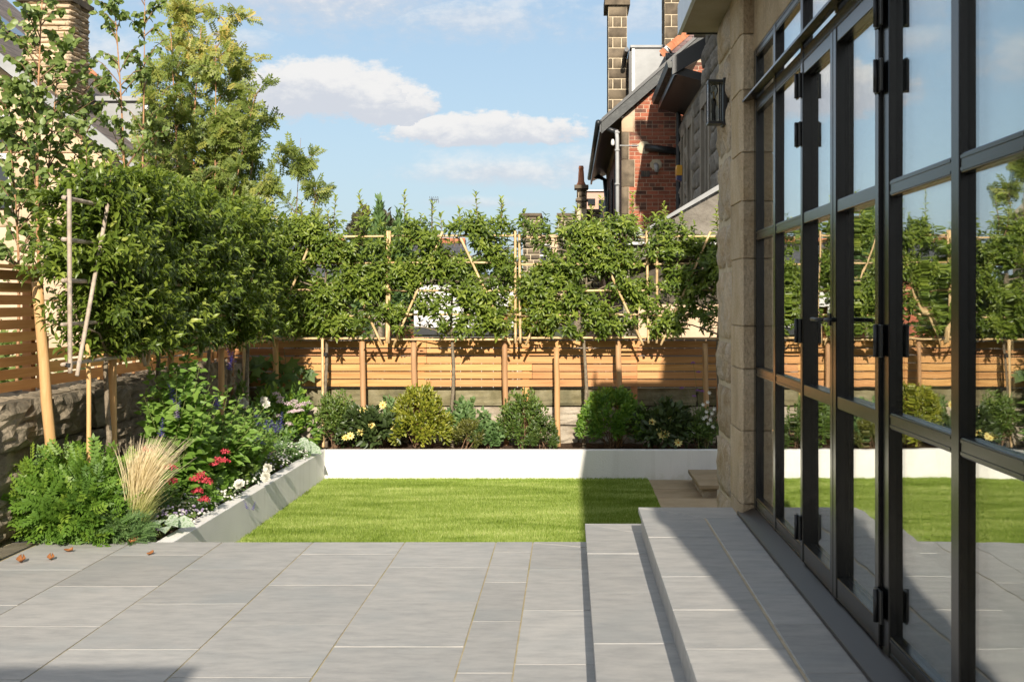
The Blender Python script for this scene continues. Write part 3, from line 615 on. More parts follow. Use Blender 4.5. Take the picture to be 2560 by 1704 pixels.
for (z0, z1, ln) in ((.60, .93, (.55, .95)), (.31, .60, (.6, 1.05)), (.02, .31, (.5, .9)), (-.3, .02, (.5, .9))):
    y = 5.9+R.uniform(0, .3)
    while y < 15.0:
        w = R.uniform(*ln); top = z0 > .5; zz1 = z1+(R.uniform(-.05, .05) if top else 0)
        lay(lw, R.choice(ST_ROUGH), 'stone', (LX-.12+R.uniform(-.03, .02)+(.03 if top else 0), y+w/2, (z0+zz1)/2), (w-.02, .30, zz1-z0-.006), '+x', R.uniform(-.03, .03)); y += w
    if z0 > .5:      # cap stones lying along the top
        y = 5.8
        while y < 15.0:
            w = R.uniform(.4, .8)
            link('cap_stone', R.choice(ST_ROUGH), lw, TRS((-3.93+R.uniform(-.02, .02), y+w/2, .875), (-math.pi/2, 0, math.pi/2), (w-.02, .12, .42))); y += w
ob = thing('board_fence', 'dark weathered board fence of the garden behind', 'fence', (-.5, 16.2, -.3))
xx = -5.2
while xx < 4.0:
    w = R.uniform(.12, .16); link('board', unit_box(M['oldwood'], 'board_box'), ob, TRS((xx+w/2, 16.2+R.uniform(-.01, .01), .40+R.uniform(-.01, .01)), (0, 0, 0), (w-.006, .022, 1.48))); xx += w
link('rail', unit_box(M['oldwood'], 'board_box'), ob, TRS((-.6, 16.16, .95), (0, 0, 0), (9.2, .05, .08)))
# ---------------------------------------------------------------- larch fences
def slat_mesh(axis): return unit_box(M['larch'] if axis == 0 else M['larch_y'], 'slat_x' if axis == 0 else 'slat_y')
bf = thing('larch_fence', 'low orange larch slat fence standing on the back stone wall', 'fence', (-.5, 14.95, .6))
rows = [.622+.0886*i for i in range(6)]
for i, z in enumerate(rows):
    xs = [-3.98, -1.60+R.choice((-.02, .0, 1.18)), .77+R.choice((-1.18*0, .0)), 2.9]
    for a, b in zip(xs[:-1], xs[1:]):
        link('slat', slat_mesh(0), bf, TRS(((a+b)/2, 14.935+R.uniform(-.002, .002), z+.038+R.uniform(-.002, .002)), (0, R.uniform(-.0012, .0012), R.uniform(-.0005, .0005)), (b-a-.004, .02, .0755)))
link('slat', slat_mesh(0), bf, TRS((-.54, 14.95, rows[-1]+.104), (0, 0, 0), (6.86, .07, .022)))
for px in (700, 1053, 1315, 1585, 1800):
    x = (px-CX)/F*14.97
    link('post', unit_box(M['larch_post'], 'post_box'), bf, TRS((x, 14.976, .62), (0, 0, 0), (.075, .06, 1.05)))
link('post', unit_box(M['larch_post'], 'post_box'), bf, TRS(((1262-CX)/F*14.97, 14.976, .95), (0, 0, 0), (.06, .06, 1.16)))
lf = thing('larch_fence', 'low larch board fence along the top of the left stone wall', 'fence', (-3.85, 12, .9))
for z, y0 in ((.965, 9.62), (1.062, 9.62), (1.159, 9.62)):
    for a, b in ((y0, 12.4), (12.4, 14.9)):
        link('slat', slat_mesh(1), lf, TRS((-3.86, (a+b)/2, z+.04), (R.uniform(-.002, .002), 0, 0), (.02, b-a-.004, .08)))
for y in (9.75, 11.0, 12.35, 13.7, 14.8): link('post', unit_box(M['larch_post'], 'post_box'), lf, TRS((-3.905, y, 1.08), (0, 0, 0), (.06, .075, .5)))
ts = thing('larch_screen', 'tall larch slat screen with capping rail on the left wall', 'fence', (-3.86, 8.5, .9))
for i in range(10):
    z = .965+i*.0855
    link('slat', slat_mesh(1), ts, TRS((-3.86, 7.75, z+.032), (0, 0, 0), (.02, 3.7, .066)))
link('cap_rail', slat_mesh(1), ts, TRS((-3.875, 7.78, 1.826), (0, 0, 0), (.10, 3.82, .022)))
for y in (9.5, 8.0, 6.4): link('post', unit_box(M['larch_post'], 'post_box'), ts, TRS((-3.905, y, 1.35), (0, 0, 0), (.065, .075, .93)))
# ---------------------------------------------------------------- our house
XW = 1.06          # front face of the glazing frame
YE, YN = 8.76, .84 # far and near end of the side wall
hs = thing('garden_house', 'sandstone house wall with dark framed glazing at the right', 'house', (1.5, 5, 0))
MB().box(.996, 1.30, 7.57, YE-.012, -.34, 3.41).build('wall', M['mortar_pale'], hs)
MB().box(1.30, 6.0, 7.9, YE, -.34, 3.41).build('wall', M['mortar_pale'], hs)
MB().box(1.02, 1.3, YN, 1.6, -.34, 3.41).build('wall', M['sand'], hs)
MB().box(1.3, 6.0, YN, 1.2, -.34, 3.41).build('wall', M['sand'], hs)
MB().box(1.06, 1.3, 1.6, 7.62, 3.02, 3.41).build('lintel', M['sand_smooth'], hs)
MB().box(1.02, 1.3, 1.6, 7.62, -.34, .33).build('wall', M['mortar_pale'], hs)
MB().box(1.72, 6.0, YN, YE, 3.44, 4.95).build('upper_storey', M['sand'], hs)
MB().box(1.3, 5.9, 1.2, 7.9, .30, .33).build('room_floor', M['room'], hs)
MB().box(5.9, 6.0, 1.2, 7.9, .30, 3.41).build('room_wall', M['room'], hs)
cp = MB().box(.763, 6.1, 2.0, 8.96, 3.415, 3.47).build('canopy', M['soffit'], hs)
MB().box(1.0, 6.1, YN, 2.0, 3.4101, 3.47).build('canopy', M['soffit'], hs)
MB().box(.74, .7628, 1.99, 8.97, 3.40, 3.60).build('fascia', M['fascia'], hs)
MB().box(.80, 6.1, 8.962, 8.985, 3.405, 3.475).build('fascia', M['black'], hs)
ST_SAND = stone_set('rubble_stone', M['sand'], 6, n=7, bulge=.10, rough=.06, corner=.07)
ST_JAMB = stone_set('jamb_stone', M['sand_smooth'], 4, bulge=.03, rough=.012, corner=.015)
# rubble (facing the garden), dressed jamb stones with their reveal
z = -.34
for h in (.36, .34, .36, .34, .28, .44, .30, .42, .33, .30, .35):
    zz = z+h
    a = R.uniform(7.94, 8.12)
    cuts = [a, YE-.005] if h > .33 else [a, a+R.uniform(.28, .42), YE-.005]
    for y0, y1 in zip(cuts[:-1], cuts[1:]):
        lay(hs, R.choice(ST_SAND), 'rubble_stone', (1.06+R.uniform(-.006, .006), (y0+y1)/2, (z+min(zz, 3.41))/2), (y1-y0-.03, .17, min(zz, 3.41)-z-.032), '-x', R.uniform(-.02, .02))
    z = zz
# the far return of the wall, round the corner
z = -.34
for i in range(9):
    h = R.uniform(.36, .46); zz = min(z+h, 3.4)
    if zz-z < .1: break
    lay(hs, R.choice(ST_SAND), 'quoin_stone', (1.30, YE-.04, (z+zz)/2), (.50, .12, zz-z-.02), '-y', math.pi); z = zz
zs = [-.34, .08, .42, .84, 1.196, 1.442, 1.83, 2.16, 2.44, 2.80, 3.12, 3.41]
for a, b in zip(zs[:-1], zs[1:]):
    wd = R.uniform(7.98, 8.10)
    p0 = [(.992, 7.60), (1.30, 7.60), (1.30, wd), (.992, wd), (.992, 7.64)]
    me = MB().prism([(1.30, 7.552, a+.004), (1.30, wd-.008, a+.004), (.996, wd-.008, a+.004), (.985, wd-.03, a+.004), (.985, 7.60, a+.004), (1.0, 7.552, a+.004)][::-1], (0, 0, b-a-.008))
    o = me.build('jamb_stone', M['sand_smooth'], hs)
    m = o.modifiers.new('bevel', 'BEVEL'); m.width = .004; m.segments = 2
# ---- glazing
gl = thing('glazed_doors', 'dark bronze framed glass doors and side lights reflecting the garden', 'doors', (1.1, 5, .36))
DEP = 1.12; GX = 1.084
def bar_v(y0, y1, z0, z1, x0=XW, name='mullion'): return part_box(name, M['frame'], gl, x0, DEP, y0, y1, z0, z1, bevel=.004)
def bar_h(y0, y1, z0, z1, x0=XW, name='rail'):
    o = part_box(name, M['frame'], gl, x0+.004, DEP-.004, y0, y1, z0, z1, bevel=.004)
    zc = (z0+z1)/2
    for k in (-.3, .3):
        if y1-y0 > .25: part_box('groove_bead', M['frame'], o, x0+.001, x0+.0038, y0+.01, y1-.01, zc+k*(z1-z0)-.004, zc+k*(z1-z0)+.004)
    return o
ZA, ZB, ZC, ZD, ZT = 2.70, 1.957, 1.187, .44, 3.02
mull = [(7.47, 7.55), (6.763, 6.832), (5.965, 6.03), (4.36, 4.45), (3.575, 3.652), (2.98, 3.06), (2.30, 2.375), (1.60, 1.68)]
for y0, y1 in mull: bar_v(y0, y1, .40, ZT)
def pane(y0, y1, z0, z1):
    t = R.uniform(-.0016, .0016); t2 = R.uniform(-.0012, .0012); mb = MB()
    for gx, k in ((GX, 0), (GX+.016, .0004)):
        def q(y, z): return gx+(y-(y0+y1)/2)*(t+k)+(z-(z0+z1)/2)*t2
        p = []
        for (y, z) in ((y1, z0), (y0, z0), (y0, z1), (y1, z1)): p.append((q(y, z), y, z))
        mb.prism(p, (.004, 0, 0))
    return mb.build('pane', M['glass'], gl)
spans = [(b[1], a[0]) for a, b in zip(mull[:-1], mull[1:])]
for i, (y0, y1) in enumerate(spans):
    if i == 2: continue
    for zc, h in ((ZA-.005, .075), (ZB, .055), (ZC, .055)): bar_h(y0-.001, y1+.001, zc-h/2, zc+h/2)
    bar_h(y0-.001, y1+.001, .40, .475); bar_h(y0-.001, y1+.001, ZT-.05, ZT)
    for z0, z1 in ((.475, ZC-.0275), (ZC+.0275, ZB-.0275), (ZB+.0275, ZA-.0425), (ZA+.0325, ZT-.05)): pane(y0, y1, z0, z1)
# double doors between the two hinge mullions
dy0, dy1 = spans[2]; mid = 5.225
bar_h(dy0-.001, dy1+.001, ZA-.035, ZA+.03); bar_h(dy0-.001, dy1+.001, ZT-.05, ZT); pane(dy0, 5.19, ZA+.03, ZT-.05); pane(5.25, dy1, ZA+.03, ZT-.05)
bar_v(5.19, 5.25, ZA+.03, ZT-.05)
for y0, y1 in ((mid+.004, dy1-.004), (dy0+.004, mid-.004)):
    d = thing_part = MB().box(XW-.012, DEP-.02, y0, y0+.055, .415, ZA-.04).build('door_leaf', M['frame'], gl, bevel=.004)
    part_box('stile', M['frame'], d, XW-.012, DEP-.02, y1-.055, y1, .415, ZA-.04, bevel=.004)
    for z0, z1 in ((.415, .50), (ZC-.025, ZC+.025), (ZB-.025, ZB+.025), (ZA-.10, ZA-.041)):
        part_box('door_rail', M['frame'], d, XW-.008, DEP-.024, y0+.054, y1-.054, z0, z1, bevel=.003)
    for z0, z1 in ((.50, ZC-.025), (ZC+.025, ZB-.025), (ZB+.025, ZA-.10)): pane(y0+.055, y1-.055, z0, z1)
for yh in (5.975, 4.425):
    for z in (2.56, 2.34, 1.45, .56):
        h = part_box('hinge', M['hinge'], gl, XW-.022, XW-.013, yh-.045, yh+.05, z-.055, z+.055, bevel=.002)
        MB().tube([(XW-.028, yh, z-.055), (XW-.028, yh, z+.055)], .009, 8).build('hinge_barrel', M['hinge'], h, True)
hd = MB().tube([(XW-.012, 5.29, 1.51), (XW-.055, 5.29, 1.51), (XW-.06, 5.305, 1.51), (XW-.06, 5.42, 1.51)], .0085, 8).build('door_handle', M['hinge'], gl, True)
part_box('handle_rose', M['hinge'], hd, XW-.017, XW-.0121, 5.265, 5.315, 1.485, 1.535, bevel=.002)
MB().tube([(XW-.012, 5.17, 1.51), (XW-.05, 5.17, 1.51), (XW-.055, 5.155, 1.51), (XW-.055, 5.06, 1.51)], .0085, 8).build('door_handle', M['hinge'], gl, True)
# drip ledge over the doors and the sill
MB().prism([(.995, 1.6, 2.726), (1.0595, 1.6, 2.742), (1.0595, 1.6, 2.768), (.995, 1.6, 2.738)], (0, 5.99, 0)).build('drip_ledge', M['frame'], gl)
sb = MB().prism([(.976, 1.6, .3445), (.976, 1.6, .362), (1.062, 1.6, .402), (1.15, 1.6, .402), (1.15, 1.6, .3445)], (0, 6.06, 0)).build('sill', M['sill'], gl, bevel=.004)
# ---- lantern
wl = thing('wall_lantern', 'black box wall lantern with bare bulb on the sandstone jamb', 'lamp', (.98, 8.2, 2.55))
c = P(1787, 254, 8.25); lx0, lx1 = .855, .965; ly0, ly1 = 8.18, 8.29; z0, z1 = 2.69, 2.965
lx1 = .955; lx0 = .865
part_box('back_plate', M['hinge'], wl, .957, .985, ly0-.012, ly1+.012, z0-.01, z1+.01, bevel=.003)
for zz in (z0, z1-.016): part_box('frame_plate', M['hinge'], wl, lx0, .9569, ly0, ly1, zz, zz+.016, bevel=.002)
for (xa, ya) in ((lx0, ly0), (lx0, ly1-.01), (lx1-.012, ly0), (lx1-.012, ly1-.01)): part_box('corner_post', M['hinge'], wl, xa, xa+.01, ya, ya+.01, z0+.0161, z1-.0161)
for (xa, xb, ya, yb) in ((lx0+.003, lx0+.006, ly0+.0101, ly1-.0101), (lx0+.0101, lx1-.0121, ly0+.003, ly0+.006), (lx0+.0101, lx1-.0121, ly1-.006, ly1-.003)):
    part_box('pane', M['lampglass'], wl, xa, xb, ya, yb, z0+.0162, z1-.0162)
MB().lathe((.905, 8.23, z0+.0165), [(.012, 0), (.012, .10), (.016, .11), (.016, .14)], 10).build('bulb_holder', M['hinge'], wl, True)
bl = MB().lathe((.905, 8.23, z0+.158), [(.008, 0), (.012, .012), (.026, .045), (.028, .065), (.018, .088), (.002, .096)], 12).build('bulb', M['lampglass'], wl, True)
MB().tube([(.905, 8.23, z0+.16), (.905, 8.23, z0+.205)], .004, 6).build('filament', M['yellow'], bl)
# ---- building behind the viewer whose roof line shades the near left corner of the patio
nb_ = thing('rear_wall', 'tall pale wall behind the viewer shading the near patio corner', 'wall', (-5, -1, 0))
MB().box(-9, -1.13, -1.6, -1.0, -.36, 3.02).build('masonry', M['sand'], nb_); MB().box(-9.05, -1.10, -1.65, -.95, 3.02, 3.13).build('coping', M['sand_smooth'], nb_)
# ================================================================ neighbouring houses
def blocks(parent, mat_set, face, a0, a1, const, z0, z1, h, lens, dep=.12, gap=.014, name='stone', zig=None):
    """courses of cut blocks on a flat face: face '-y' runs along x at y=const, '+x'/'-x' along y at x=const"""
    z = z0; i = 0; n = 0
    while z < z1-.02:
        zz = min(z+h, z1); p = a0; k = 0; pat = lens[i % len(lens)]
        while p < a1-.01:
            q = min(p+pat[k % len(pat)]*(a1-a0 if pat[0] <= 1 else 1), a1)
            if a1-q < .04: q = a1
            me = R.choice(mat_set); c = (p+q)/2
            loc = (c, const, (z+zz)/2) if face == '-y' else (const, c, (z+zz)/2)
            lay(parent, me, name, loc, (q-p-gap, dep, zz-z-gap), face); p = q; k += 1; n += 1
        z = zz; i += 1
    return n
ST_DARK = stone_set('dark_block', M['darkstone'], 5, n=3, bulge=.012, rough=.006, corner=.005)
ST_CREAM = stone_set('cream_block', M['cream'], 5, n=5, bulge=.12, rough=.13, corner=.02)
ST_PEACH = stone_set('peach_block', M['peach'], 4, n=3, bulge=.06, rough=.02, corner=.02)
ST_GREY = stone_set('grey_block', M['greystone'], 6, n=6, bulge=.13, rough=.085, corner=.06)
ST_GSM = stone_set('grey_dressed', M['greysmooth'], 3, n=3, bulge=.02, rough=.005, corner=.01)
# ---- brick house
bh = thing('brick_house', 'red brick gable house with black bargeboards and stone quoins', 'house', (2.5, 28, 0))
BY = 25.3; bxl = (1555-CX)/F*BY; ev = P(1507, 316, BY); tp = P(1699, 146, BY); slope = (tp.z-ev.z)/(tp.x-ev.x)
apx = 5.2; apz = ev.z+slope*(apx-ev.x)
MB().prism([(bxl+.005, BY+.021, -.4), (9.4, BY+.021, -.4), (9.4, BY+.021, ev.z+.3), (apx, BY+.021, apz-.25), (bxl+.005, BY+.021, ev.z+slope*(bxl-ev.x)-.15)], (0, 11.0, 0)).build('wall', M['brickmortar'], bh)
brick_me = unit_box(M['brick'], 'brick_red'); soot_me = unit_box(M['brick_soot'], 'brick_sooty')
bz = 2.75; row = 0; right = 2.75
while bz < 6.2:
    lim = ev.z+slope*(right-ev.x)
    xr0 = bxl+(.245 if (row//7) % 2 == 0 else .135)
    xroof = ev.x+(bz+.075+.12-ev.z)/slope
    x0 = max(xr0, xroof); hd_ = row % 5 == 4; L = .1125 if hd_ else .225
    x = x0-(.0 if row % 2 else L/2)
    while x < right:
        a, b = max(x, x0), min(x+L, right)
        if b-a > .04:
            dark = R.random() < (.45 if hd_ else .16) or (bz > 4.86 and bz < 5.02 and R.random() < .6)
            link('brick', soot_me if dark else brick_me, bh, TRS(((a+b)/2, BY+.045+R.uniform(-.003, .003), bz+.0375), (0, 0, 0), (b-a-.011, .06, .064)))
        x += L
    bz += .075; row += 1
# dressed quoins
z = 2.225
for i in range(6):
    h = .525 if i < 5 else .30; w = .135 if i % 2 == 0 else .245
    lay(bh, R.choice(ST_DARK if i != 5 else ST_PEACH), 'quoin', (bxl+w/2-.006, BY+.055, z+h/2), (w, .12, h-.012)); z += h
# side wall towards the gap, in shade
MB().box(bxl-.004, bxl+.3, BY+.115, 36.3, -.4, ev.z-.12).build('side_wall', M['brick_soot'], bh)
for y0, y1 in ((27.5, 28.3), (30.2, 31.0), (33, 33.8)):
    w = part_box('side_window', M['pane'], bh, bxl-.03, bxl-.0045, y0, y1, 2.6, 4.4); part_box('window_frame', M['black'], w, bxl-.045, bxl-.031, y0-.05, y0, 2.55, 4.45); part_box('window_frame', M['black'], w, bxl-.045, bxl-.031, y1, y1+.05, 2.55, 4.45)
# roof: slates, bargeboards, gutter
th = Vector((0, 0, .10))
rf = MB().prism([ev+Vector((-.02, -.12, .05)), Vector((apx, BY-.12, apz+.05)), Vector((apx, 36.6, apz+.05)), Vector((ev.x-.02, 36.6, ev.z+.05))], (0, 0, .07)).build('roof', M['slate'], bh)
MB().prism([ev+Vector((-.03, -.17, -.16)), Vector((apx, BY-.17, apz-.16)), Vector((apx, BY-.17, apz+.12)), ev+Vector((-.03, -.17, .12))], (0, .05, 0)).build('bargeboard', M['blackflake'], rf)
MB().prism([ev+Vector((-.03, -.20, .06)), Vector((apx, BY-.20, apz+.06)), Vector((apx, BY-.20, apz+.13)), ev+Vector((-.03, -.20, .13))], (0, .03, 0)).build('verge_trim', M['black'], rf)
MB().prism([(ev.x-.01, BY-.11, ev.z-.02), (bxl+.02, BY-.11, ev.z+slope*(bxl-ev.x)-.16), (bxl+.02, BY-.11, ev.z+slope*(bxl-ev.x)-.02), (ev.x-.01, BY-.11, ev.z+.04)], (0, 11.5, 0)).build('soffit', M['black'], rf)
MB().box(ev.x-.06, ev.x-.015, BY-.1, 36.5, ev.z-.12, ev.z+.12).build('eaves_fascia', M['black'], rf)
MB().tube([(ev.x-.09, BY-.12, ev.z+.06), (ev.x-.09, 36.5, ev.z+.05)], .055, 8).build('gutter', M['black'], rf, True)
MB().tube([P(1483, 436, 36), P(1484, 441, 36), P(1500, 443, 35.6), P(1512, 450, 35.4), P(1518, 520, 35.4), P(1521, 640, 35.4)], .06, 8).build('downpipe', M['black'], bh, True)
MB().tube([P(1512, 318, 25.2), P(1530, 326, 25.22), P(1543, 330, 25.2)], .05, 8).build('drain_pipe', M['black'], bh, True)
gp = MB().tube([P(1541, 326, 25.18), P(1543, 345, 25.18), P(1543.5, 420, 25.2), P(1544, 680, 25.25)], .038, 8).build('soil_pipe', M['gutter_grey'], bh, True)
for y in (331, 375, 460, 584): MB().tube([P(1543, y-2, 25.18), P(1543, y+2, 25.18)], .048, 8).build('pipe_collar', M['gutter_grey'], gp)
MB().tube([P(1549, 364, 25.3), P(1597, 364, 25.3)], .012, 6).build('stay_bar', M['gutter_grey'], bh)
MB().lathe(P(1532, 364, 25.1), [(.02, 0), (.035, .02), (.035, .07), (.02, .12)], 8).build('insulator', M['paint_white'], bh, True)
MB().tube([P(1614, 369, 25.3), P(1640, 371, 25.22), P(1693, 379, 25.2)], .07, 10).build('waste_pipe', M['black'], bh, True)
MB().ball(P(1610, 369, 25.32), .15, 9, 5, (1, .12, .9)).build('mortar_patch', M['mortar_pale'], bh)
MB().tube([P(1640, 412, 25.25), P(1641, 417, 25.15), P(1642, 430, 25.15)], .045, 8).build('vent_pipe', M['gutter_grey'], bh, True)
MB().ball(P(1640, 412, 25.32), .13, 9, 5, (1, .12, .9)).build('mortar_patch', M['mortar_pale'], bh)
vg = part_box('air_brick', M['black'], bh, P(1603, 0, BY).x, P(1624, 0, BY).x, BY+.002, BY+.03, P(0, 442, BY).z, P(0, 427, BY).z)
for k in range(1, 5):
    xx = P(1603+21*k/5, 0, BY).x; part_box('vent_bar', M['darkstone'], vg, xx-.008, xx+.008, BY-.006, BY+.0015, P(0, 442, BY).z, P(0, 427, BY).z)
# stone chimneys and dormer
def chimney(px0, px1, py1, Y, lab_parent, pat, h=.205):
    x0, x1 = (px0-CX)/F*Y, (px1-CX)/F*Y; z0 = P(0, py1, Y).z; ch = MB().box(x0+.004, x1-.004, Y+.003, Y+.85, z0, 9.6).build('chimney', M['mortar_pale'], lab_parent)
    blocks(ch, ST_DARK, '-y', x0, x1, Y+.05, z0+.03, 8.6, h, pat, .11, .02)
    blocks(ch, ST_DARK, '-x', Y+.0, Y+.85, x0+.052, z0+.03, 8.6, h, [(.5, .5), (1.0,)], .11, .02)
    return ch
ch1 = chimney(1520.5, 1568, 330, 27.2, bh, [(.24, .46, .30), (1.0,)], .2135)
MB().box((1512-CX)/F*27.2, (1575-CX)/F*27.2, 27.12, 28.2, P(0, 14, 27.2).z, P(0, -14, 27.2).z).build('chimney_cap', M['darkstone'], ch1)
ch2 = chimney(1661.5, 1699.5, 130, 27.6, bh, [(.45, .55), (1.0,)], .25)
dx0, dx1 = (1582-CX)/F*26.6, (1664-CX)/F*26.6
do = MB().box(dx0, dx1+.5, 26.6, 28.2, 4.6, P(0, 120, 26.6).z).build('dormer', M['lead'], bh)
MB().box(dx0-.05, dx1+.5, 26.55, 28.3, P(0, 120, 26.6).z, P(0, 114, 26.6).z).build('dormer_roof', M['lead'], do)
MB().box(dx0-.075, dx0-.002, 26.62, 28.1, 4.6, P(0, 128, 26.6).z).build('dormer_frame', M['black'], do)
MB().tube([(dx0-.13, 26.5, P(0, 126, 26.6).z), (dx0-.13, 28.2, P(0, 126, 26.6).z)], .05, 6).build('dormer_gutter', M['black'], do)
MB().box(dx0-.02, dx0+.04, 26.585, 26.5995, 4.6, P(0, 121, 26.6).z).build('white_trim', M['paint_white'], do)
# cross roof with rose slates and terracotta hip
q = [P(1650, 141, 25.9), P(1742, 141, 25.9), P(1760, 60, 27.5), P(1731, 60, 27.5)]
MB().prism(q, (0, .1, .06)).build('cross_roof', M['rosetile'], bh)
h0, h1 = P(1655, 132, 25.8), P(1738, 62, 27.3); d = (h1-h0)
for k in range(6):
    a, b = h0+d*(k/6+.004), h0+d*((k+1)/6-.004)
    MB().prism([a+Vector((-.06, 0, .03)), a+Vector((.02, 0, -.09)), a+Vector((.06, 0, -.07)), a+Vector((-.02, 0, .06))], b-a).build('hip_tile', M['terracotta'], bh)
for k in range(5):
    a, b = h0+d*(k/5), h0+d*((k+1)/5); MB().tube([a+Vector((.115, -.02, -.15)), b+Vector((.115, -.02, -.15))], .035, 5).build('hip_mortar', M['mortar_pale'], bh)
MB().tube([P(1664, 142, 25.6), P(1733, 140, 25.6)], .075, 8).build('cross_gutter', M['black'], bh, True)
MB().box(P(1664, 0, 25.7).x, P(1733, 0, 25.7).x, 25.62, 25.75, P(0, 156, 25.7).z, P(0, 146, 25.7).z).build('cross_fascia', M['black'], bh)
# magpie on the valley
mg = thing('magpie', 'black and white magpie perched where the brick house roofs meet', 'bird', P(1668, 136, 25.5))
b0 = P(1667, 132, 25.45)
MB().tube([b0+Vector((-.06, 0, .09)), b0+Vector((-.02, 0, .10)), b0+Vector((.03, 0, .05)), b0+Vector((.07, 0, 0))], [.012, .04, .045, .012], 8).build('body', M['featherwhite'], mg, True)
MB().ball(b0+Vector((-.055, 0, .125)), .03, 8, 6).build('head', M['featherblack'], mg, True)
MB().tube([b0+Vector((-.08, 0, .125)), b0+Vector((-.115, 0, .118))], [.010, .002], 6).build('beak', M['featherblack'], mg)
MB().tube([b0+Vector((-.0, -.03, .10)), b0+Vector((.06, -.035, .03)), b0+Vector((.10, -.02, -.01))], [.012, .022, .006], 6).build('wing', M['featherblack'], mg)
MB().tube([b0+Vector((.06, 0, .01)), b0+Vector((.20, 0, -.06))], [.018, .010], 6).build('tail', M['featherblack'], mg)
for s in (-.012, .012): MB().tube([b0+Vector((.01, s, .02)), b0+Vector((.005, s, -.045))], .004, 4).build('leg', M['featherblack'], mg)
# ---- grey stone house
gh = thing('grey_stone_house', 'grey rubble stone house wall with black eaves beyond the lantern', 'house', (2.6, 22, 0))
GXW = 2.12
MB().box(GXW+.06, 6, 17.2, BY-.02, -.4, 5.15).build('wall', M['greysmooth'], gh)
MB().prism([(GXW+.06, 21.4, 5.15), (GXW+.06, 15.0, 5.15), (GXW+.06, 15.0, 9.2), (GXW+.06, 17.6, 8.6)], (3, 0, 0)).build('wall', M['greysmooth'], gh)
wins = [(23.85, 24.35), (22.35, 23.1), (19.7, 20.75)]
z = 1.9; i = 0
while z < 7.6:
    h = R.uniform(.26, .36); y = 18.4+R.uniform(-.2, .2)
    while y < BY-.1:
        w = R.uniform(.42, .8); yy_ = min(y+w, BY-.05)
        ymax = BY if z+h < 5.1 else 21.35-(z-5.15)*1.05
        mid_ = (y+yy_)/2; inwin = any(a-.22 < mid_ < b+.22 for a, b in wins) and 2.75 < z+h/2 < 4.75
        if yy_ < ymax and not inwin: lay(gh, R.choice(ST_GREY), 'stone', (GXW+.06, mid_, z+h/2), (yy_-y-.02, .20, h-.02), '-x')
        y = yy_
    z += h
for (a, b), zb in zip(wins, (2.9, 2.9, 2.75)):
    w = part_box('window', M['pane'], gh, GXW+.02, GXW+.058, a, b, zb, 4.62)
    for y0, y1 in ((a-.16, a), (b, b+.16)): part_box('jamb', M['greysmooth'], w, GXW-.045, GXW+.057, y0, y1, zb, 4.62)
    part_box('lintel', M['greysmooth'], w, GXW-.045, GXW+.057, a-.16, b+.16, 4.62, 4.85)
    part_box('sill', M['mossstone'], w, GXW-.14, GXW+.057, a-.2, b+.2, zb-.14, zb)
    part_box('mullion', M['greysmooth'], w, GXW-.03, GXW+.019, (a+b)/2-.06, (a+b)/2+.06, zb, 4.62)
e0, e1 = P(1652, 250, 25.0), P(1697, 160, 21.2)
MB().prism([(1.74, 25.1, 5.40), (1.74, 21.25, 5.40), (GXW+.1, 21.25, 5.74), (GXW+.1, 25.1, 5.74)], (0, 0, .10)).build('eaves_roof', M['slate'], gh)
MB().prism([(1.74, 25.1, 5.26), (1.74, 21.25, 5.26), (GXW+.08, 21.25, 5.14), (GXW+.08, 25.1, 5.14)], (0, 0, .13)).build('eaves_soffit', M['black'], gh)
MB().prism([(1.66, 21.15, 5.24), (2.62, 21.15, 5.78), (2.62, 21.15, 6.1), (1.66, 21.15, 5.52)], (0, .1, 0)).build('verge_board', M['black'], gh)
MB().box(1.70, 1.742, 21.2, 25.15, 5.24, 5.52).build('eaves_fascia', M['black'], gh)
MB().prism([(1.60, 21.2, 5.36), (1.70, 21.2, 5.36), (1.70, 21.2, 5.46), (1.57, 21.2, 5.46)], (0, 3.95, 0)).build('gutter', M['blackflake'], gh)
MB().prism([(GXW-.08, 21.5, 5.9), (GXW-.08, 15, 9.72), (GXW-.08, 15, 9.95), (GXW-.08, 21.5, 6.1)], (.2, 0, 0)).build('gable_coping', M['greysmooth'], gh)
MB().tube([P(1655, 252, 24.9), P(1658, 263, 24.9), P(1680, 268, 24.95), P(1694, 274, 24.95), P(1696, 290, 24.95), P(1696, 540, 24.95), P(1696, 700, 24.95)], .05, 8).build('downpipe', M['black'], gh, True)
al = thing('alarm_box', 'yellow and navy burglar alarm box on the grey stone wall', 'alarm', P(1715, 435, 22.8))
ac = P(1715, 432, 22.9)
MB().prism([(GXW-.26, 22.75, ac.z-.06), (GXW-.16, 22.75, ac.z-.06), (GXW-.16, 22.75, ac.z+.12), (GXW-.26, 22.75, ac.z+.12)], (0, .28, 0)).build('cover', M['yellow'], al, bevel=.01)
MB().prism([(GXW-.255, 22.755, ac.z-.13), (GXW-.17, 22.755, ac.z-.16), (GXW-.17, 22.755, ac.z-.061), (GXW-.255, 22.755, ac.z-.061)], (0, .27, 0)).build('base', M['blue'], al)
for k in range(5): part_box('louvre', M['yellow'], al, GXW-.268, GXW-.2605, 22.77, 23.01, ac.z-.05+k*.022, ac.z-.05+k*.022+.010)
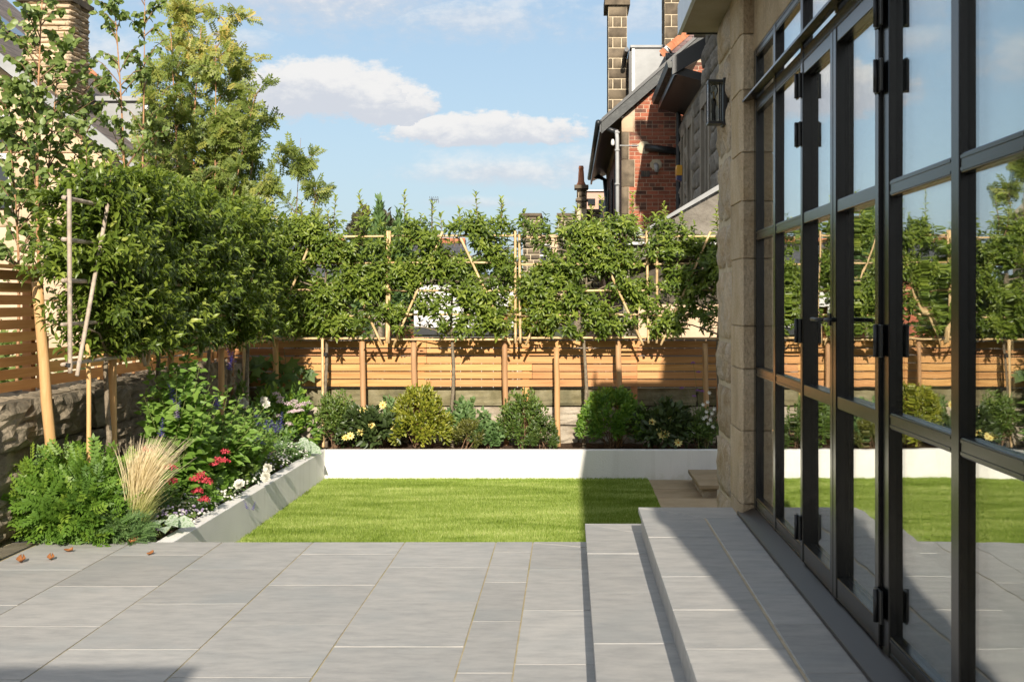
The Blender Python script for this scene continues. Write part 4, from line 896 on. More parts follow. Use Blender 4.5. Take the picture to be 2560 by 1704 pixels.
# lean-to with sloping coping and dark opening under it
lt = thing('lean_to', 'stone lean-to with sloping coping and dark opening beyond fence', 'outbuilding', (2.0, 20, 0))
LY = 18.0
c0, c1 = P(1560, 615, LY), P(1830, 465, LY)
MB().prism([c0, c1, c1-Vector((0, 0, .62)), c0-Vector((-.05, 0, .25))], (0, .35, 0)).build('coping', M['greystone'], lt)
MB().prism([c0+Vector((.3, -.03, .20)), c1+Vector((0, -.03, .05)), c1+Vector((0, -.03, .13)), c0+Vector((.3, -.03, .24))], (0, .4, 0)).build('flashing', M['lead'], lt)
MB().box(P(1570, 0, LY).x, 6, LY+.4, LY+3.5, -.4, 2.45).build('opening_back', M['walljoint'], lt)
MB().box(P(1568, 0, LY).x, 4, LY-.1, LY+.1, P(0, 612, LY).z, P(0, 606, LY).z).build('roof_edge', M['paint_white'], lt)
MB().box(P(1568, 0, LY).x, 4, LY+.1, LY+.39, P(0, 640, LY).z, P(0, 612, LY).z).build('lintel_board', M['black'], lt)
MB().box(P(1558, 0, LY).x, P(1573, 0, LY).x, LY-.05, LY+.3, -.4, P(0, 640, LY).z).build('pier', M['greysmooth'], lt)
MB().box(P(1598, 0, LY).x, 4, LY+.2, LY+.35, -.4, 1.55).build('low_wall', M['peach'], lt)
MB().tube([P(1598, 600, 17.9), P(1600, 580, 17.9), P(1596, 574, 17.9), P(1594, 578, 17.9)], .05, 8).build('vent_cowl', M['gutter_grey'], lt, True)
# ---- castellated stone house and chimney far behind
cg = thing('castellated_house', 'blackened stone house with parapet piers and terracotta chimney pot', 'house', (.2, 34, 0))
CYY = 34.0
def cbox(name, mat, px0, px1, py0, py1, dy=0, dep=1.0, parent=cg): return part_box(name, mat, parent, P(px0, 0, CYY).x, P(px1, 0, CYY).x, CYY+dy, CYY+dy+dep, P(0, py1, CYY).z, P(0, py0, CYY).z)
for (a, b, t) in ((1307, 1350, 540), (1396, 1432, 540), (1441, 1500, 530)):
    w = cbox('pier', M['mortar_pale'], a+.3, b-.3, t+.3, 720, .006, 3)
    x0, x1 = P(a, 0, CYY).x, P(b, 0, CYY).x
    blocks(w, ST_DARK, '-y', x0, x1, CYY+.08, P(0, 720, CYY).z, P(0, t, CYY).z, .145, [(.25, .75), (.62, .38), (.45, .55)], .16, .022)
    cbox('pier_cap', M['darkstone'], a-4, b+4, t-7, t, -.06, 3.2, w)
wl_ = cbox('wall', M['peach'], 1350, 1510, 585, 800, .3, 2.5)
wi = cbox('window', M['pane'], 1350, 1374, 612, 662, .22, .07, wl_)
for a, b, c_, d_ in ((1347, 1350, 610, 664), (1374, 1377, 610, 664), (1350, 1374, 636, 640), (1350, 1374, 609, 612)): cbox('window_frame', M['paint_white'], a, b, c_, d_, .17, .045, wi)
ck = cbox('chimney', M['mortar_pale'], 1442, 1467, 474, 560, -.1, .3)
x0, x1 = P(1441, 0, CYY).x, P(1468, 0, CYY).x
blocks(ck, ST_DARK, '-y', x0, x1, CYY-.12, P(0, 520, CYY).z, P(0, 473, CYY).z, .14, [(.22, .55, .23), (.47, .53)], .1, .02)
cbox('chimney_cap', M['darkstone'], 1436, 1471, 464, 473, -.25, .6, ck); cbox('chimney_band', M['darkstone'], 1439, 1470, 498, 503, -.2, .5, ck)
pz = P(1453, 464, CYY)
MB().lathe(pz+Vector((0, .1, 0)), [(.15, 0), (.11, .06), (.085, .12), (.075, .33), (.062, .44), (.072, .45), (.072, .475), (.06, .48), (.06, .50), (.07, .505), (.055, .52)], 12).build('chimney_pot', M['terracotta'], ck, True)
pk = thing('pink_building', 'pale pink clad building with white roof edge behind the chimney', 'building', (1, 40, 0))
part_box('cladding', M['pink'], pk, P(1466, 0, 40).x, P(1535, 0, 40).x, 40, 42, -.4, P(0, 478, 40).z); part_box('roof_edge', M['paint_white'], pk, P(1464, 0, 40).x, P(1535, 0, 40).x, 39.9, 42.1, P(0, 478, 40).z, P(0, 475, 40).z)
part_box('window', M['pane'], pk, P(1470, 0, 40).x, P(1488, 0, 40).x, 39.93, 39.99, P(0, 512, 40).z, P(0, 497, 40).z); part_box('window', M['pane'], pk, P(1497, 0, 40).x, P(1514, 0, 40).x, 39.93, 39.99, P(0, 545, 40).z, P(0, 500, 40).z)
# ---- low white garage
wg = thing('white_garage', 'low white rendered garage with slate grey parapet behind the fence', 'building', (-1, 24, 0))
part_box('wall', M['housewhite'], wg, P(1035, 0, 24).x, P(1318, 0, 24).x, 24, 28, -.4, P(0, 708, 24).z); part_box('parapet', M['darkstone'], wg, P(1030, 0, 24).x, P(1322, 0, 24).x, 23.93, 28.1, P(0, 708, 24).z, P(0, 690, 24).z)
part_box('dark_plinth', M['black'], wg, P(1035, 0, 24).x, P(1318, 0, 24).x, 23.9, 23.99, P(0, 836, 24).z, P(0, 818, 24).z)
# ---- slate roofed houses beyond
sr = thing('slate_house', 'slate roofed house with orange ridge tiles beyond the pleached trees', 'house', (-4, 38, 0))
for (a, b, rz_, ez) in ((560, 870, 607, 690), (930, 1170, 607, 700)):
    r0, r1, s0, s1 = P(a+6, rz_, 41), P(b-6, rz_, 41), P(a, ez, 38), P(b, ez, 38)
    MB().prism([s0, s1, r1, r0], (0, .2, .1)).build('roof', M['slate_x'], sr)
    n = 14
    for k in range(n):
        p0, p1 = r0.lerp(r1, k/n), r0.lerp(r1, (k+.94)/n); MB().tube([p0+Vector((0, 0, .05)), p1+Vector((0, 0, .05))], .11, 6).build('ridge_tile', M['terracotta'], sr)
    part_box('wall', M['brick'], sr, s0.x+.3, s1.x-.3, 38.4, 43, -.4, s0.z)
part_box('shed_board', M['oldwood'], sr, P(935, 0, 22).x, P(1000, 0, 22).x, 22, 22.1, P(0, 812, 22).z, P(0, 785, 22).z)
ae = thing('tv_aerial', 'thin television aerial above the pleached tree shoots', 'aerial', P(1075, 530, 40))
MB().tube([P(1080, 610, 40), P(1080, 495, 40)], .02, 5).build('mast', M['black'], ae)
MB().tube([P(1072, 500, 40), P(1096, 499, 40)], .014, 4).build('boom', M['black'], ae)
for k in range(5): MB().tube([P(1074+k*5, 491, 40), P(1077+k*5, 507, 40)], .010, 4).build('element', M['black'], ae)
# ---- left hand house
lh = thing('left_house', 'peach ashlar gabled house with slate roof and tall stone chimney', 'house', (-7, 17, 0))
ex, ez = -5.13, 3.085; sl_ = .795
def rz(x): return ez+sl_*(ex-x)
MB().prism([(-5.25, 16.1, -.4), (-12, 16.1, -.4), (-12, 16.1, rz(-12)-.1), (-5.25, 16.1, rz(-5.25)-.1)], (0, 6.0, 0)).build('wall', M['mortar_pale'], lh)
z = 1.0
while z < 5.0:
    h = .30; xr = -5.26-max(0, (z+h-rz(-5.26)+.1)/sl_); x = xr
    while x > -8.6:
        w = R.uniform(.5, .8); lay(lh, R.choice(ST_PEACH), 'stone', (x-w/2, 16.09, z+h/2), (w-.012, .10, h-.012)); x -= w
    z += h
MB().prism([(ex, 15.85, ez), (ex, 19.2, ez), (-7.66, 21.2, rz(-7.66)), (-12, 24, rz(-12)), (-12, 15.85, rz(-12))], (0, 0, .09)).build('roof', M['slate'], lh)
MB().prism([(ex+.02, 15.80, ez-.05), (-12, 15.80, rz(-12)-.05), (-12, 15.80, rz(-12)+.11), (ex+.02, 15.80, ez+.11)], (0, .05, 0)).build('verge_board', M['lead'], lh)
MB().tube([(ex+.05, 15.9, ez+.02), (ex+.05, 19.2, ez+.02)], .06, 6).build('gutter', M['black'], lh)
a, b = Vector((ex, 19.2, ez+.1)), Vector((-8.6, 21.9, rz(-8.6)+.1))
for k in range(14):
    p0, p1 = a.lerp(b, k/14), a.lerp(b, (k+.95)/14); MB().tube([p0, p1], .09, 6).build('ridge_tile', M['terracotta'], lh)
CYH = 16.35; cx0, cx1 = (55-CX)/F*CYH, (173-CX)/F*CYH
lc = MB().box(cx0+.03, cx1-.03, CYH+.03, CYH+.62, 3.2, 6.5).build('chimney', M['mortar_pale'], lh)
z = 3.4
while z < 5.9:
    h = R.choice((.062, .072, .085)); x = cx0+R.uniform(-.3, -.1)
    while x < cx1:
        w = R.uniform(.24, .42); p, q = max(x, cx0), min(x+w, cx1)
        if q-p > .05: lay(lc, R.choice(ST_CREAM), 'stone', ((p+q)/2, CYH+.05, z+h/2), (q-p-.006, .13, h-.006))
        x += w
    for p, q in ((CYH, CYH+.33), (CYH+.33, CYH+.65)): lay(lc, R.choice(ST_CREAM), 'stone', (cx1-.05, (p+q)/2, z+h/2), (q-p-.006, .16, h-.006), '+x')
    z += h
MB().box(cx0-.06, cx1+.06, CYH-.06, CYH+.7, P(0, 4, CYH).z, P(0, -12, CYH).z).build('chimney_cap', M['darkstone'], lc)
dm = MB().box(-6.42, -5.62, 17.3, 18.5, 3.2, 4.22).build('dormer', M['lead'], lh); MB().box(-6.5, -5.55, 17.24, 18.6, 4.2201, 4.28).build('dormer_roof', M['lead'], dm)
part_box('dormer_window', M['pane'], dm, -5.6195, -5.60, 17.4, 18.4, 3.35, 4.12)
for y in (17.34, 17.7, 18.05, 18.4): part_box('window_frame', M['paint_white'], dm, -5.599, -5.56, y, y+.06, 3.3, 4.18)
for (p0, p1, q0, q1) in ((-60, 30, 395, 520), (-60, 32, 300, 372)):
    w = part_box('window', M['pane'], lh, P(p0, 0, 16).x, P(p1, 0, 16).x, 15.985, 16.03, P(0, q1, 16).z, P(0, q0, 16).z)
    part_box('window_frame', M['paint_white'], w, P(p0, 0, 16).x, P(p1, 0, 16).x, 15.93, 15.984, P(0, q0, 16).z-.02, P(0, q0, 16).z+.05); part_box('window_frame', M['paint_white'], w, P(p1-4, 0, 16).x, P(p1+2, 0, 16).x, 15.935, 15.984, P(0, q1, 16).z, P(0, q0, 16).z)
sk = P(10, 60, 19); MB().prism([(-8.35, 18.1, rz(-8.35)+.1), (-8.35, 19.0, rz(-8.35)+.1), (-7.75, 19.0, rz(-7.75)+.1), (-7.75, 18.1, rz(-7.75)+.1)], (.03, 0, .05)).build('skylight', M['pane'], lh)
# ================================================================ pleached trees on cane frames
def pleached(c, axis, label, seed, n_tw=430, half=.70, zt=2.25, zb=1.26, dens=1.0, dep=.17, shoots=9, bias=(.08, -.7, .5)):
    """axis: unit vector along the frame; c: trunk foot"""
    g = np.random.default_rng(seed); r = random.Random(seed)
    ax = np.array(axis, float); nx = np.array((-ax[1], ax[0], 0)); c = np.array(c, float)
    t = thing('pleached_tree', label, 'tree', tuple(c), 'pleached evergreen trees on cane frames')
    def pt(a, z, d=0): return c+ax*a+nx*d+np.array((0, 0, z-c[2]))
    pts = [pt(.015*math.sin(k*1.3+seed), c[2]-.05+(zt-.1-c[2])*k/9, .012*math.cos(k*2+seed)) for k in range(10)]
    MB().tube(pts, [.026-.0019*k for k in range(10)], 8).build('trunk', M['bark'], t, True)
    for k in range(15):
        z0 = zb-.04+(zt-zb)*(k/15)*.93; s = 1 if k % 2 else -1; ln = half*g.uniform(.75, 1.02)
        z1 = z0+g.uniform(.05, .3)
        p0, p1, p2 = pt(0, z0), pt(s*ln*.5, (z0+z1)/2+.03, g.uniform(-.06, .06)), pt(s*ln, z1, g.uniform(-.1, .1))
        MB().tube([p0, p1, p2], [.011, .007, .003], 5, False).build('branch', M['bark'], t, True)
    n = int(n_tw*dens)
    a = g.uniform(-half-.03, half+.03, n*3); z = zb-.06+(zt-zb+.26)*g.uniform(0, 1, n*3)**.92; d = np.clip(g.normal(0, dep*.6, n*3), -dep*1.25, dep*1.25)
    f = np.sin(a*5.1+seed)*np.cos(z*6.3+seed*2)+.6*np.sin(a*11+z*9+seed*3)+.5*np.sin(z*15-a*4+seed)
    f += np.where(np.abs(a) > half*.84, -.65, 0)-.9*np.clip((z-zt+.12)/.3, 0, 1)*(np.cos(a*7+seed) < .1)
    k = np.argsort(-(f+g.normal(0, .85, n*3)))[:n]; a, z, d = a[k], z[k], d[k]
    Pp = c[None]+ax[None]*a[:, None]+nx[None]*d[:, None]; Pp[:, 2] = z
    D = ax[None]*(np.sign(a)*.35)[:, None]+nx[None]*(d/dep*1.1)[:, None]+np.array((0, 0, .75))+g.normal(size=(n, 3))*.45
    lnn = g.uniform(.07, .15, n)
    p, dd, nn, ix = twigs(Pp, D, 10, lnn, .34, 1.0, bias)
    tone = np.clip(.38+.20*g.normal(size=n)+.14*f[k], 0, 1)[ix]
    age = (np.tile((np.arange(10)+.5)/10, n))
    rnd = np.clip(tone*.72+.30*age**2+g.normal(0, .10, len(p)), 0, 1)
    L = g.uniform(.050, .105, len(p))*(1-.25*age)
    # shoots standing above the frame
    sa = np.linspace(-half*.85, half*.85, shoots)+g.normal(0, .08, shoots); SP = []; SD = []; SN = []; SR = []; SL = []
    for i, s0 in enumerate(sa):
        h = g.uniform(.22, .55) if zt < 2.255 else g.uniform(.14, .4); dx = g.normal(0, .05); q0 = pt(s0, zt-.05, g.normal(0, .05)); q1 = q0+ax*dx+np.array((0, 0, h+.05))
        MB().tube([q0, (q0+q1)/2+ax*g.normal(0, .012), q1], [.005, .004, .002], 5, False).build('shoot', M['twig'], t, True)
        m = int(9+h*38); tt = np.linspace(.08, 1, m); ang = np.arange(m)*2.4+g.uniform(0, 6)
        base = q0[None]+(q1-q0)[None]*tt[:, None]; rad = np.stack([np.cos(ang), np.sin(ang), np.zeros(m)], 1)
        SP.append(base); SD.append(rad*(1.1-.55*tt)[:, None]+np.array((0, 0, 1))*(.05+.7*tt**2)[:, None]+g.normal(0, .15, (m, 3))); SN.append(-rad*.4+np.array((0, -.5, .9))); SR.append(np.clip(.5+.35*tt+g.normal(0, .1, m), 0, 1)); SL.append(g.uniform(.085, .135, m)*(1-.4*tt))
    p = np.concatenate([p]+SP); dd = np.concatenate([dd]+SD); nn = np.concatenate([nn]+SN); rnd = np.concatenate([rnd]+SR); L = np.concatenate([L]+SL)
    leaves('crown', T_LEAF, p, dd, nn, L, g.uniform(.36, .46, len(p)), rnd, M['laurel'], t)
    return t
BT = [(-2.706, 'first pleached tree of the back row, nearest the left corner', 470, 2.65), (-1.297, 'second pleached tree of the back row, before the white garage', 400, 2.45),
      (.178, 'third pleached tree of the back row, before the brick house', 430, 2.6), (1.66, 'pleached tree of the back row half hidden by the house corner', 430, 2.6)]
for i, (x, lb, n, dn) in enumerate(BT): pleached((x, 14.6, -.04), (1, 0, 0), lb, 21+i, n, dens=dn, half=.70 if i != 2 else .68)
LT = [(9.10, 'nearest pleached tree of the dark left hand row'), (10.25, 'second pleached tree along the left stone wall'), (11.65, 'third pleached tree along the left stone wall'), (13.05, 'farthest pleached tree of the left row, by the corner')]
for i, (y, lb) in enumerate(LT): pleached((-3.2, y, -.04), (0, 1, 0), lb, 41+i, 560, dens=2.3, half=.72 if i else .54, zt=2.26, zb=1.26, dep=.23, shoots=6, bias=(.25, -.15, .6))
def cane(p0, p1, r, parent, mat='bamboo', name='cane'):
    p0, p1 = Vector(p0), Vector(p1); n = max(3, int((p1-p0).length/.17)); pts = []; rad = []; ph = R.uniform(.2, .8)
    for k in range(n):
        t = (k+ph)/n
        for e, q in ((-.010, 1.0), (0, 1.14), (.010, 1.0)): pts.append(t+e/(p1-p0).length); rad.append(r*q)
    ts = [0]+[t for t in pts if 0 < t < 1]+[1]; rr = [r]+[q for t, q in zip(pts, rad) if 0 < t < 1]+[r*.95]
    return MB().tube([p0.lerp(p1, t) for t in ts], rr, 7).build(name, M[mat], parent, True)
def tie(c, r, parent, ax=2, h=.02): 
    v = [0, 0, 0]; v[ax] = h; return MB().tube([Vector(c)-Vector(v), Vector(c)+Vector(v)], r, 8).build('tie', M['tie'], parent)
def frame(c, axis, label, zs, x0, x1, diag=True, mat='bamboo', seed=0, rr=.0135):
    ax = Vector(axis); nx = Vector((-axis[1], axis[0], 0)); c = Vector(c); off = nx*-.045 if abs(axis[0]) > .5 else nx*-.07
    t = thing('bamboo_trellis', label, 'trellis', (c.x, c.y, 1.15), 'bamboo cane frames tied to the pleached trees')
    def q(a, z, d=0): return Vector((c.x, c.y, 0))+ax*a+off+nx*d+Vector((0, 0, z))
    r = random.Random(seed)
    for z in zs: cane(q(x0-.04+r.uniform(-.02, .02), z+r.uniform(-.012, .012)), q(x1+.04+r.uniform(-.02, .02), z+r.uniform(-.015, .015)), rr*r.uniform(.85, 1.05), t, mat)
    for a in (x0, x1): cane(q(a+r.uniform(-.01, .01), zs[0]-.05, -.03), q(a+r.uniform(-.02, .02), zs[-1]+.06, -.03), rr*1.1, t, mat)
    if diag:
        cane(q(-.10, zs[-1]+.05, -.055), q(x0+.05, zs[0]-.07, -.055), rr*1.05, t, mat); cane(q(.10, zs[-1]-.02, -.055), q(x1-.05, zs[0]-.07, -.055), rr*1.05, t, mat)
    for a in (x0, x1):
        for z in (zs[0], zs[-1]): tie(q(a, z, -.02), .021, t, 2, .012)
    return t
ZS = [1.176, 1.433, 1.715, 2.008, 2.306]
for i, (x, w, lb) in enumerate(((-2.706, (-.66, .69), 'bamboo frame of the back tree nearest the left corner'), (-1.297, (-.69, .70), 'bamboo frame in front of the white garage'), (.178, (-.71, .69), 'bamboo frame in front of the brick house'), (1.66, (-.70, .7), 'bamboo frame running behind the house corner'))):
    frame((x, 14.6), (1, 0, 0), lb, ZS, w[0], w[1], seed=i+3)
for i, (y, lb, mt) in enumerate(((8.88, 'bleached cane frame of the nearest left tree', 'bamboo_grey'), (10.25, 'cane frame of the second left tree', 'bamboo'), (11.65, 'cane frame of the third left tree', 'bamboo'), (13.05, 'cane frame of the last left tree by the corner', 'bamboo'))):
    frame((-3.2, y), (0, 1, 0), lb, [1.19, 1.45, 1.72, 1.98, 2.22], -.72, .70, mat=mt, seed=i+13)
# stakes
def stake(p0, p1, r, label, mat='stake'):
    p0, p1 = Vector(p0), Vector(p1); pts = [p0.lerp(p1, k/6)+Vector((R.uniform(-.004, .004), 0, 0)) for k in range(7)]
    o = MB().tube(pts, [r*R.uniform(.95, 1.05) for _ in pts], 12).build('tree_stake', M[mat], None, True, label=label, cat='stake', group='round wooden tree stakes')
    for p in o.data.polygons:
        if len(p.vertices) > 4: p.use_smooth = False
    return o
for px, top, lb, mt in ((688, 846, 'round stake in the corner, dappled with leaf shadow', 'stake'), (905, 848, 'round stake left of the chartreuse shrub', 'stake_aged'), (1034, 852, 'round stake rising behind the chartreuse shrub', 'stake_aged'),
                    (1261, 846, 'round stake just left of the loose twiggy shrub', 'stake_aged'), (1391, 868, 'round stake beside the dark clipped ball', 'stake'), (1546, 852, 'round stake above the shaded azalea mound', 'stake_aged'), (1763, 858, 'shaded round stake next to the house corner', 'stake_aged')):
    a = P(px, top, 14.62); stake((a.x+.02, 14.66, -.08), a, .031, lb, mt)
stake(P(139, 1290, 9.0), P(94, 704, 8.75), .036, 'thick leaning round stake at the near end of the left row')
for y, px, r, lb in ((8.92, 224, .016, 'slim stake tied beside the nearest left trunk'), (9.25, 283, .030, 'round stake between the first and second left trunks'), (10.62, 430, .028, 'round stake just past the second left trunk'), (12.1, 556, .028, 'shaded round stake past the third left trunk')):
    a = P(px, 840, y); stake((a.x, y, -.08), (a.x-.01, y, 1.30), r, lb)
bc = thing('cane_prop', 'paired thin canes standing in the far left corner', 'cane', (-3.4, 14.1, 0)); cane((P(612, 0, 13.6).x, 13.6, -.05), (P(610, 0, 13.6).x, 13.6, 1.25), .017, bc); cane((P(620, 0, 13.62).x, 13.62, -.05), (P(619, 0, 13.62).x, 13.62, 1.22), .014, bc, 'bamboo_grey')
bc = thing('cane_prop', 'thin cane tied to the trunk of the first back tree', 'cane', (-2.74, 14.55, 0)); cane((P(808, 0, 14.55).x, 14.55, -.05), (P(806, 0, 14.55).x, 14.55, 1.2), .016, bc); tie((P(812, 0, 14.57).x, 14.57, 1.0), .034, bc)
# ================================================================ trees beyond the left fence
def stem_tree(label, foot, stems, tm, mat, bark, nleaf, lsize, lw, seed, rad, zr, pend=.35, tone=(.45, .2), topw=None, name='slender_tree', size_fall=.0):
    g = np.random.default_rng(seed); t = thing(name, label, 'tree', foot, 'young trees beyond the left fence')
    PP = []; DD = []; NN = []; RR = []; tw = MB()
    for (p0, p1, w) in stems:
        p0, p1 = Vector(p0), Vector(p1); bend = Vector((g.normal(0, .05), g.normal(0, .05), 0))
        pts = [p0.lerp(p1, k/8)+bend*math.sin(math.pi*k/8) for k in range(9)]
        MB().tube(pts, [w*(1-.85*k/8) for k in range(9)], 7).build('trunk', M[bark], t, True)
        m = int(nleaf/len(stems)); nb_ = max(10, m//16)
        for b in range(nb_):
            s = g.uniform(zr[0], 1.0)**.9; a = g.uniform(0, 6.28); k = min(8*s, 7.99); i = int(k); q = pts[i].lerp(pts[i+1], k-i)
            reach = rad*g.uniform(.35, 1.0)*(1.15-.85*s)+.08; up = g.uniform(.35, 1.1)*reach
            q2 = q+Vector((math.cos(a)*reach, math.sin(a)*reach, up)); qm = (q+q2)/2+Vector((0, 0, .05))
            tw.tube([q, qm, q2], [.006, .004, .0015], 4, False)
            kk = 16; tt = np.sort(g.uniform(.15, 1.03, kk))
            pos = np.array([tuple(q.lerp(qm, min(1, x*2)) if x < .5 else qm.lerp(q2, (x-.5)*2)) for x in tt])
            rd = rand_dirs(kk); d = rd*.9+np.array((q2-q).normalized())*.45+np.array((0, 0, -pend)); PP.append(pos); DD.append(d); NN.append(rand_dirs(kk)*.75+np.array((0.05, -.8, .5)))
            hi = (topw or (0, 0)); rr = tone[0]+tone[1]*g.normal(size=kk)+g.normal(0, .08)+(hi[1] if q.z > hi[0] and hi[0] else 0); RR.append(np.clip(rr, 0, 1))
    tw.build('twig', M['twig'], t, True, kind='stuff')
    p = np.concatenate(PP); 
    leaves('crown', tm, p, np.concatenate(DD), np.concatenate(NN), g.uniform(*lsize, len(p)), lw, np.concatenate(RR), M[mat], t); return t
# first birch clump
def st_(px0, py0, px1, py1, Y, w): return (P(px0, py0, Y), P(px1, py1, Y), w)
stem_tree('birch with coarse leaves and orange stem before the stone chimney', P(115, 700, 10.6), [st_(118, 1000, 109, -70, 10.6, .022), st_(40, 1000, 10, 230, 10.5, .016), st_(60, 1000, 150, 120, 10.9, .014)], T_OVAL, 'birch', 'bark_orange', 2300, (.046, .078), .72, 5, .62, (.30, 1), .5, (.42, .22), name='birch_tree')
stem_tree('thin birch with airy leaves against the sky right of chimney', P(300, 700, 11.6), [st_(296, 1000, 280, -60, 11.6, .018), st_(330, 1000, 362, -20, 11.9, .018), st_(250, 1000, 205, 200, 11.3, .012)], T_OVAL, 'birch', 'bark_orange', 1900, (.042, .068), .72, 6, .5, (.28, 1), .45, (.42, .22), name='birch_tree')
stem_tree('dense rowan turning yellow and orange behind the left hedge', P(500, 700, 14.0), [st_(500, 1000, 503, 70, 14.0, .028), st_(470, 1000, 425, 40, 13.8, .022), st_(540, 1000, 575, 50, 14.2, .022), st_(520, 1000, 612, 150, 14.5, .02), st_(480, 1000, 460, 0, 14.6, .018), st_(560, 1000, 640, 330, 14.4, .018), st_(490, 1000, 395, 200, 13.6, .018), st_(530, 1000, 540, 110, 13.8, .018), st_(580, 1000, 660, 430, 14.2, .015), st_(510, 1000, 640, 230, 13.9, .015)],
          T_ROWAN, 'rowan', 'bark_orange', 4800, (.10, .155), 1.0, 8, .50, (.30, 1), .12, (.38, .2), (4.0, .28), 'rowan_tree')
stem_tree('small rowan sapling tip right of the dense rowan', P(760, 600, 14.6), [st_(740, 900, 752, 345, 15.4, .012), st_(745, 900, 790, 470, 15.4, .010)], T_ROWAN, 'rowan', 'twig', 150, (.11, .16), 1.0, 9, .32, (.5, 1), .2, (.35, .18), name='rowan_tree')
# ---- shrubs and conifers beyond the back fence
def blob_tree(name, label, cat, foot, crown, tm, mat, n, ls, lw, seed, cone=False, bark='bark'):
    g = np.random.default_rng(seed); t = thing(name, label, cat, foot, None); c, rx, ry, rz_ = crown
    MB().tube([foot, (c[0], c[1], c[2])], [.10, .04], 7).build('trunk', M[bark], t, True)
    K = 60; ctr = rand_dirs(K)*g.uniform(.35, .95, (K, 1)); idx = g.integers(0, K, n); q = ctr[idx]+rand_dirs(n)*g.uniform(.0, .33, (n, 1))
    if cone: q[:, :2] *= np.clip(.80-.62*q[:, 2:3], .10, 1.4)
    p = np.array(c)+q*np.array((rx, ry, rz_)); d = nrm(q+np.array((0, 0, .7 if cone else .1)))+rand_dirs(n)*.5
    leaves('crown', tm, p, d, nrm(q)+rand_dirs(n)*.6+np.array((0, -.3, .4)), g.uniform(*ls, n), lw, np.clip(.5+.2*g.normal(size=n)+.25*(ctr[idx][:, 2]), 0, 1), M[mat], t); return t
def far(px0, px1, py0, py1, Y, dy=None):
    a, b = P(px0, py0, Y), P(px1, py1, Y); rx = (b.x-a.x)/2; return ((a.x+b.x)/2, Y, (a.z+b.z)/2), rx, dy or rx, (a.z-b.z)/2
blob_tree('conifer_tree', 'bright green conifer rising above the cane frames', 'tree', (P(950, 0, 27).x, 27, -.3), far(893, 1008, 500, 830, 27), T_QUAD, 'conifer', 7000, (.10, .2), .35, 61, True)
blob_tree('conifer_tree', 'second pale conifer half hidden behind the first', 'tree', (P(985, 0, 28).x, 28, -.3), far(945, 1050, 540, 830, 28), T_QUAD, 'conifer', 5000, (.10, .2), .35, 62, True)
blob_tree('dark_tree', 'dark purple leaved tree behind the bright conifer', 'tree', (P(920, 0, 33).x, 33, -.3), far(925, 995, 512, 700, 33), T_OVAL, 'darkpurple', 2600, (.1, .18), .6, 63)
blob_tree('dark_tree', 'small dark tree at the left of the bright conifer', 'tree', (P(890, 0, 32).x, 32, -.3), far(876, 935, 528, 660, 32), T_OVAL, 'darkpurple', 1400, (.1, .18), .6, 64)
blob_tree('garden_hedge', 'green hedge mass seen through the frames at left', 'hedge', (P(760, 0, 20).x, 20, -.3), far(640, 900, 640, 900, 20, .8), T_OVAL, 'midgreen', 5000, (.07, .12), .55, 65)
blob_tree('garden_hedge', 'low yellow green shrub between garage and castellated house', 'hedge', (P(1340, 0, 19).x, 19, -.3), far(1265, 1420, 720, 850, 19, .5), T_OVAL, 'chart', 3200, (.05, .09), .55, 66)
blob_tree('garden_hedge', 'purple leaved shrub behind the third pleached tree', 'hedge', (P(1450, 0, 21).x, 21, -.3), far(1380, 1500, 560, 780, 21, .5), T_OVAL, 'darkpurple', 1800, (.06, .1), .6, 67)
blob_tree('garden_hedge', 'dull green hedge beyond the far cane frame', 'hedge', (P(1210, 0, 30).x, 30, -.3), far(1120, 1310, 640, 720, 30, 1.0), T_OVAL, 'midgreen', 2500, (.08, .14), .6, 68)
blob_tree('garden_hedge', 'green shrubs glimpsed through the left slat screen', 'hedge', (-4.9, 10.5, -.3), ((-4.9, 10.6, .75), .45, 2.2, .75), T_OVAL, 'birch', 4200, (.05, .09), .6, 69)
# ================================================================ bed planting
def mound(name, label, c, r, tm, mat, n, ls, lw, seed, K=40, stems=8, up=.55, shell=.45, cat='shrub', csz=.22, flat=.0, stemmat='twig', tone=.2, group=None):
    """leafy plant: clumps of leaves on and in an ellipsoid that stands on its foot, with stems"""
    g = np.random.default_rng(seed); c = np.array(c, float); r = np.array(r, float)
    t = thing(name, label, cat, tuple(c), group)
    ctr = rand_dirs(K); ctr[:, 2] = np.abs(ctr[:, 2])*1.35-.35; ctr = ctr*g.uniform(shell, 1.0, (K, 1))
    cc = c+np.array((0, 0, r[2]*.45))+ctr*r*np.array((1, 1, .62))
    idx = g.integers(0, K, n); q = rand_dirs(n)*g.uniform(.0, 1, (n, 1))**.5
    p = cc[idx]+q*r*csz; p[:, 2] = np.maximum(p[:, 2], c[2]+.015)
    out = nrm(p-(c+np.array((0, 0, r[2]*.25)))); d = out*.8+q*.5+np.array((0, 0, up*.35))+rand_dirs(n)*.75
    nn = out*.6+np.array((.05, -.6, .6))+rand_dirs(n)*.55
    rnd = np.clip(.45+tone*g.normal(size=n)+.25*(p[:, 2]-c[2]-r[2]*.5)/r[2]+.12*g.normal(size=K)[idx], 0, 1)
    sm = MB()
    for k in range(stems):
        e = cc[k % K]; m_ = c+(e-c)*.5+np.array((g.normal(0, .02), g.normal(0, .02), .04)); sm.tube([c+np.array((g.normal(0, .05), g.normal(0, .05), -.03)), m_, e], [.0045, .0035, .0018], 5, False)
    if stems: sm.build('stem', M[stemmat], t, True, kind='stuff')
    leaves('foliage', tm, p, d, nn, g.uniform(*ls, n), lw, rnd, M[mat], t); return t
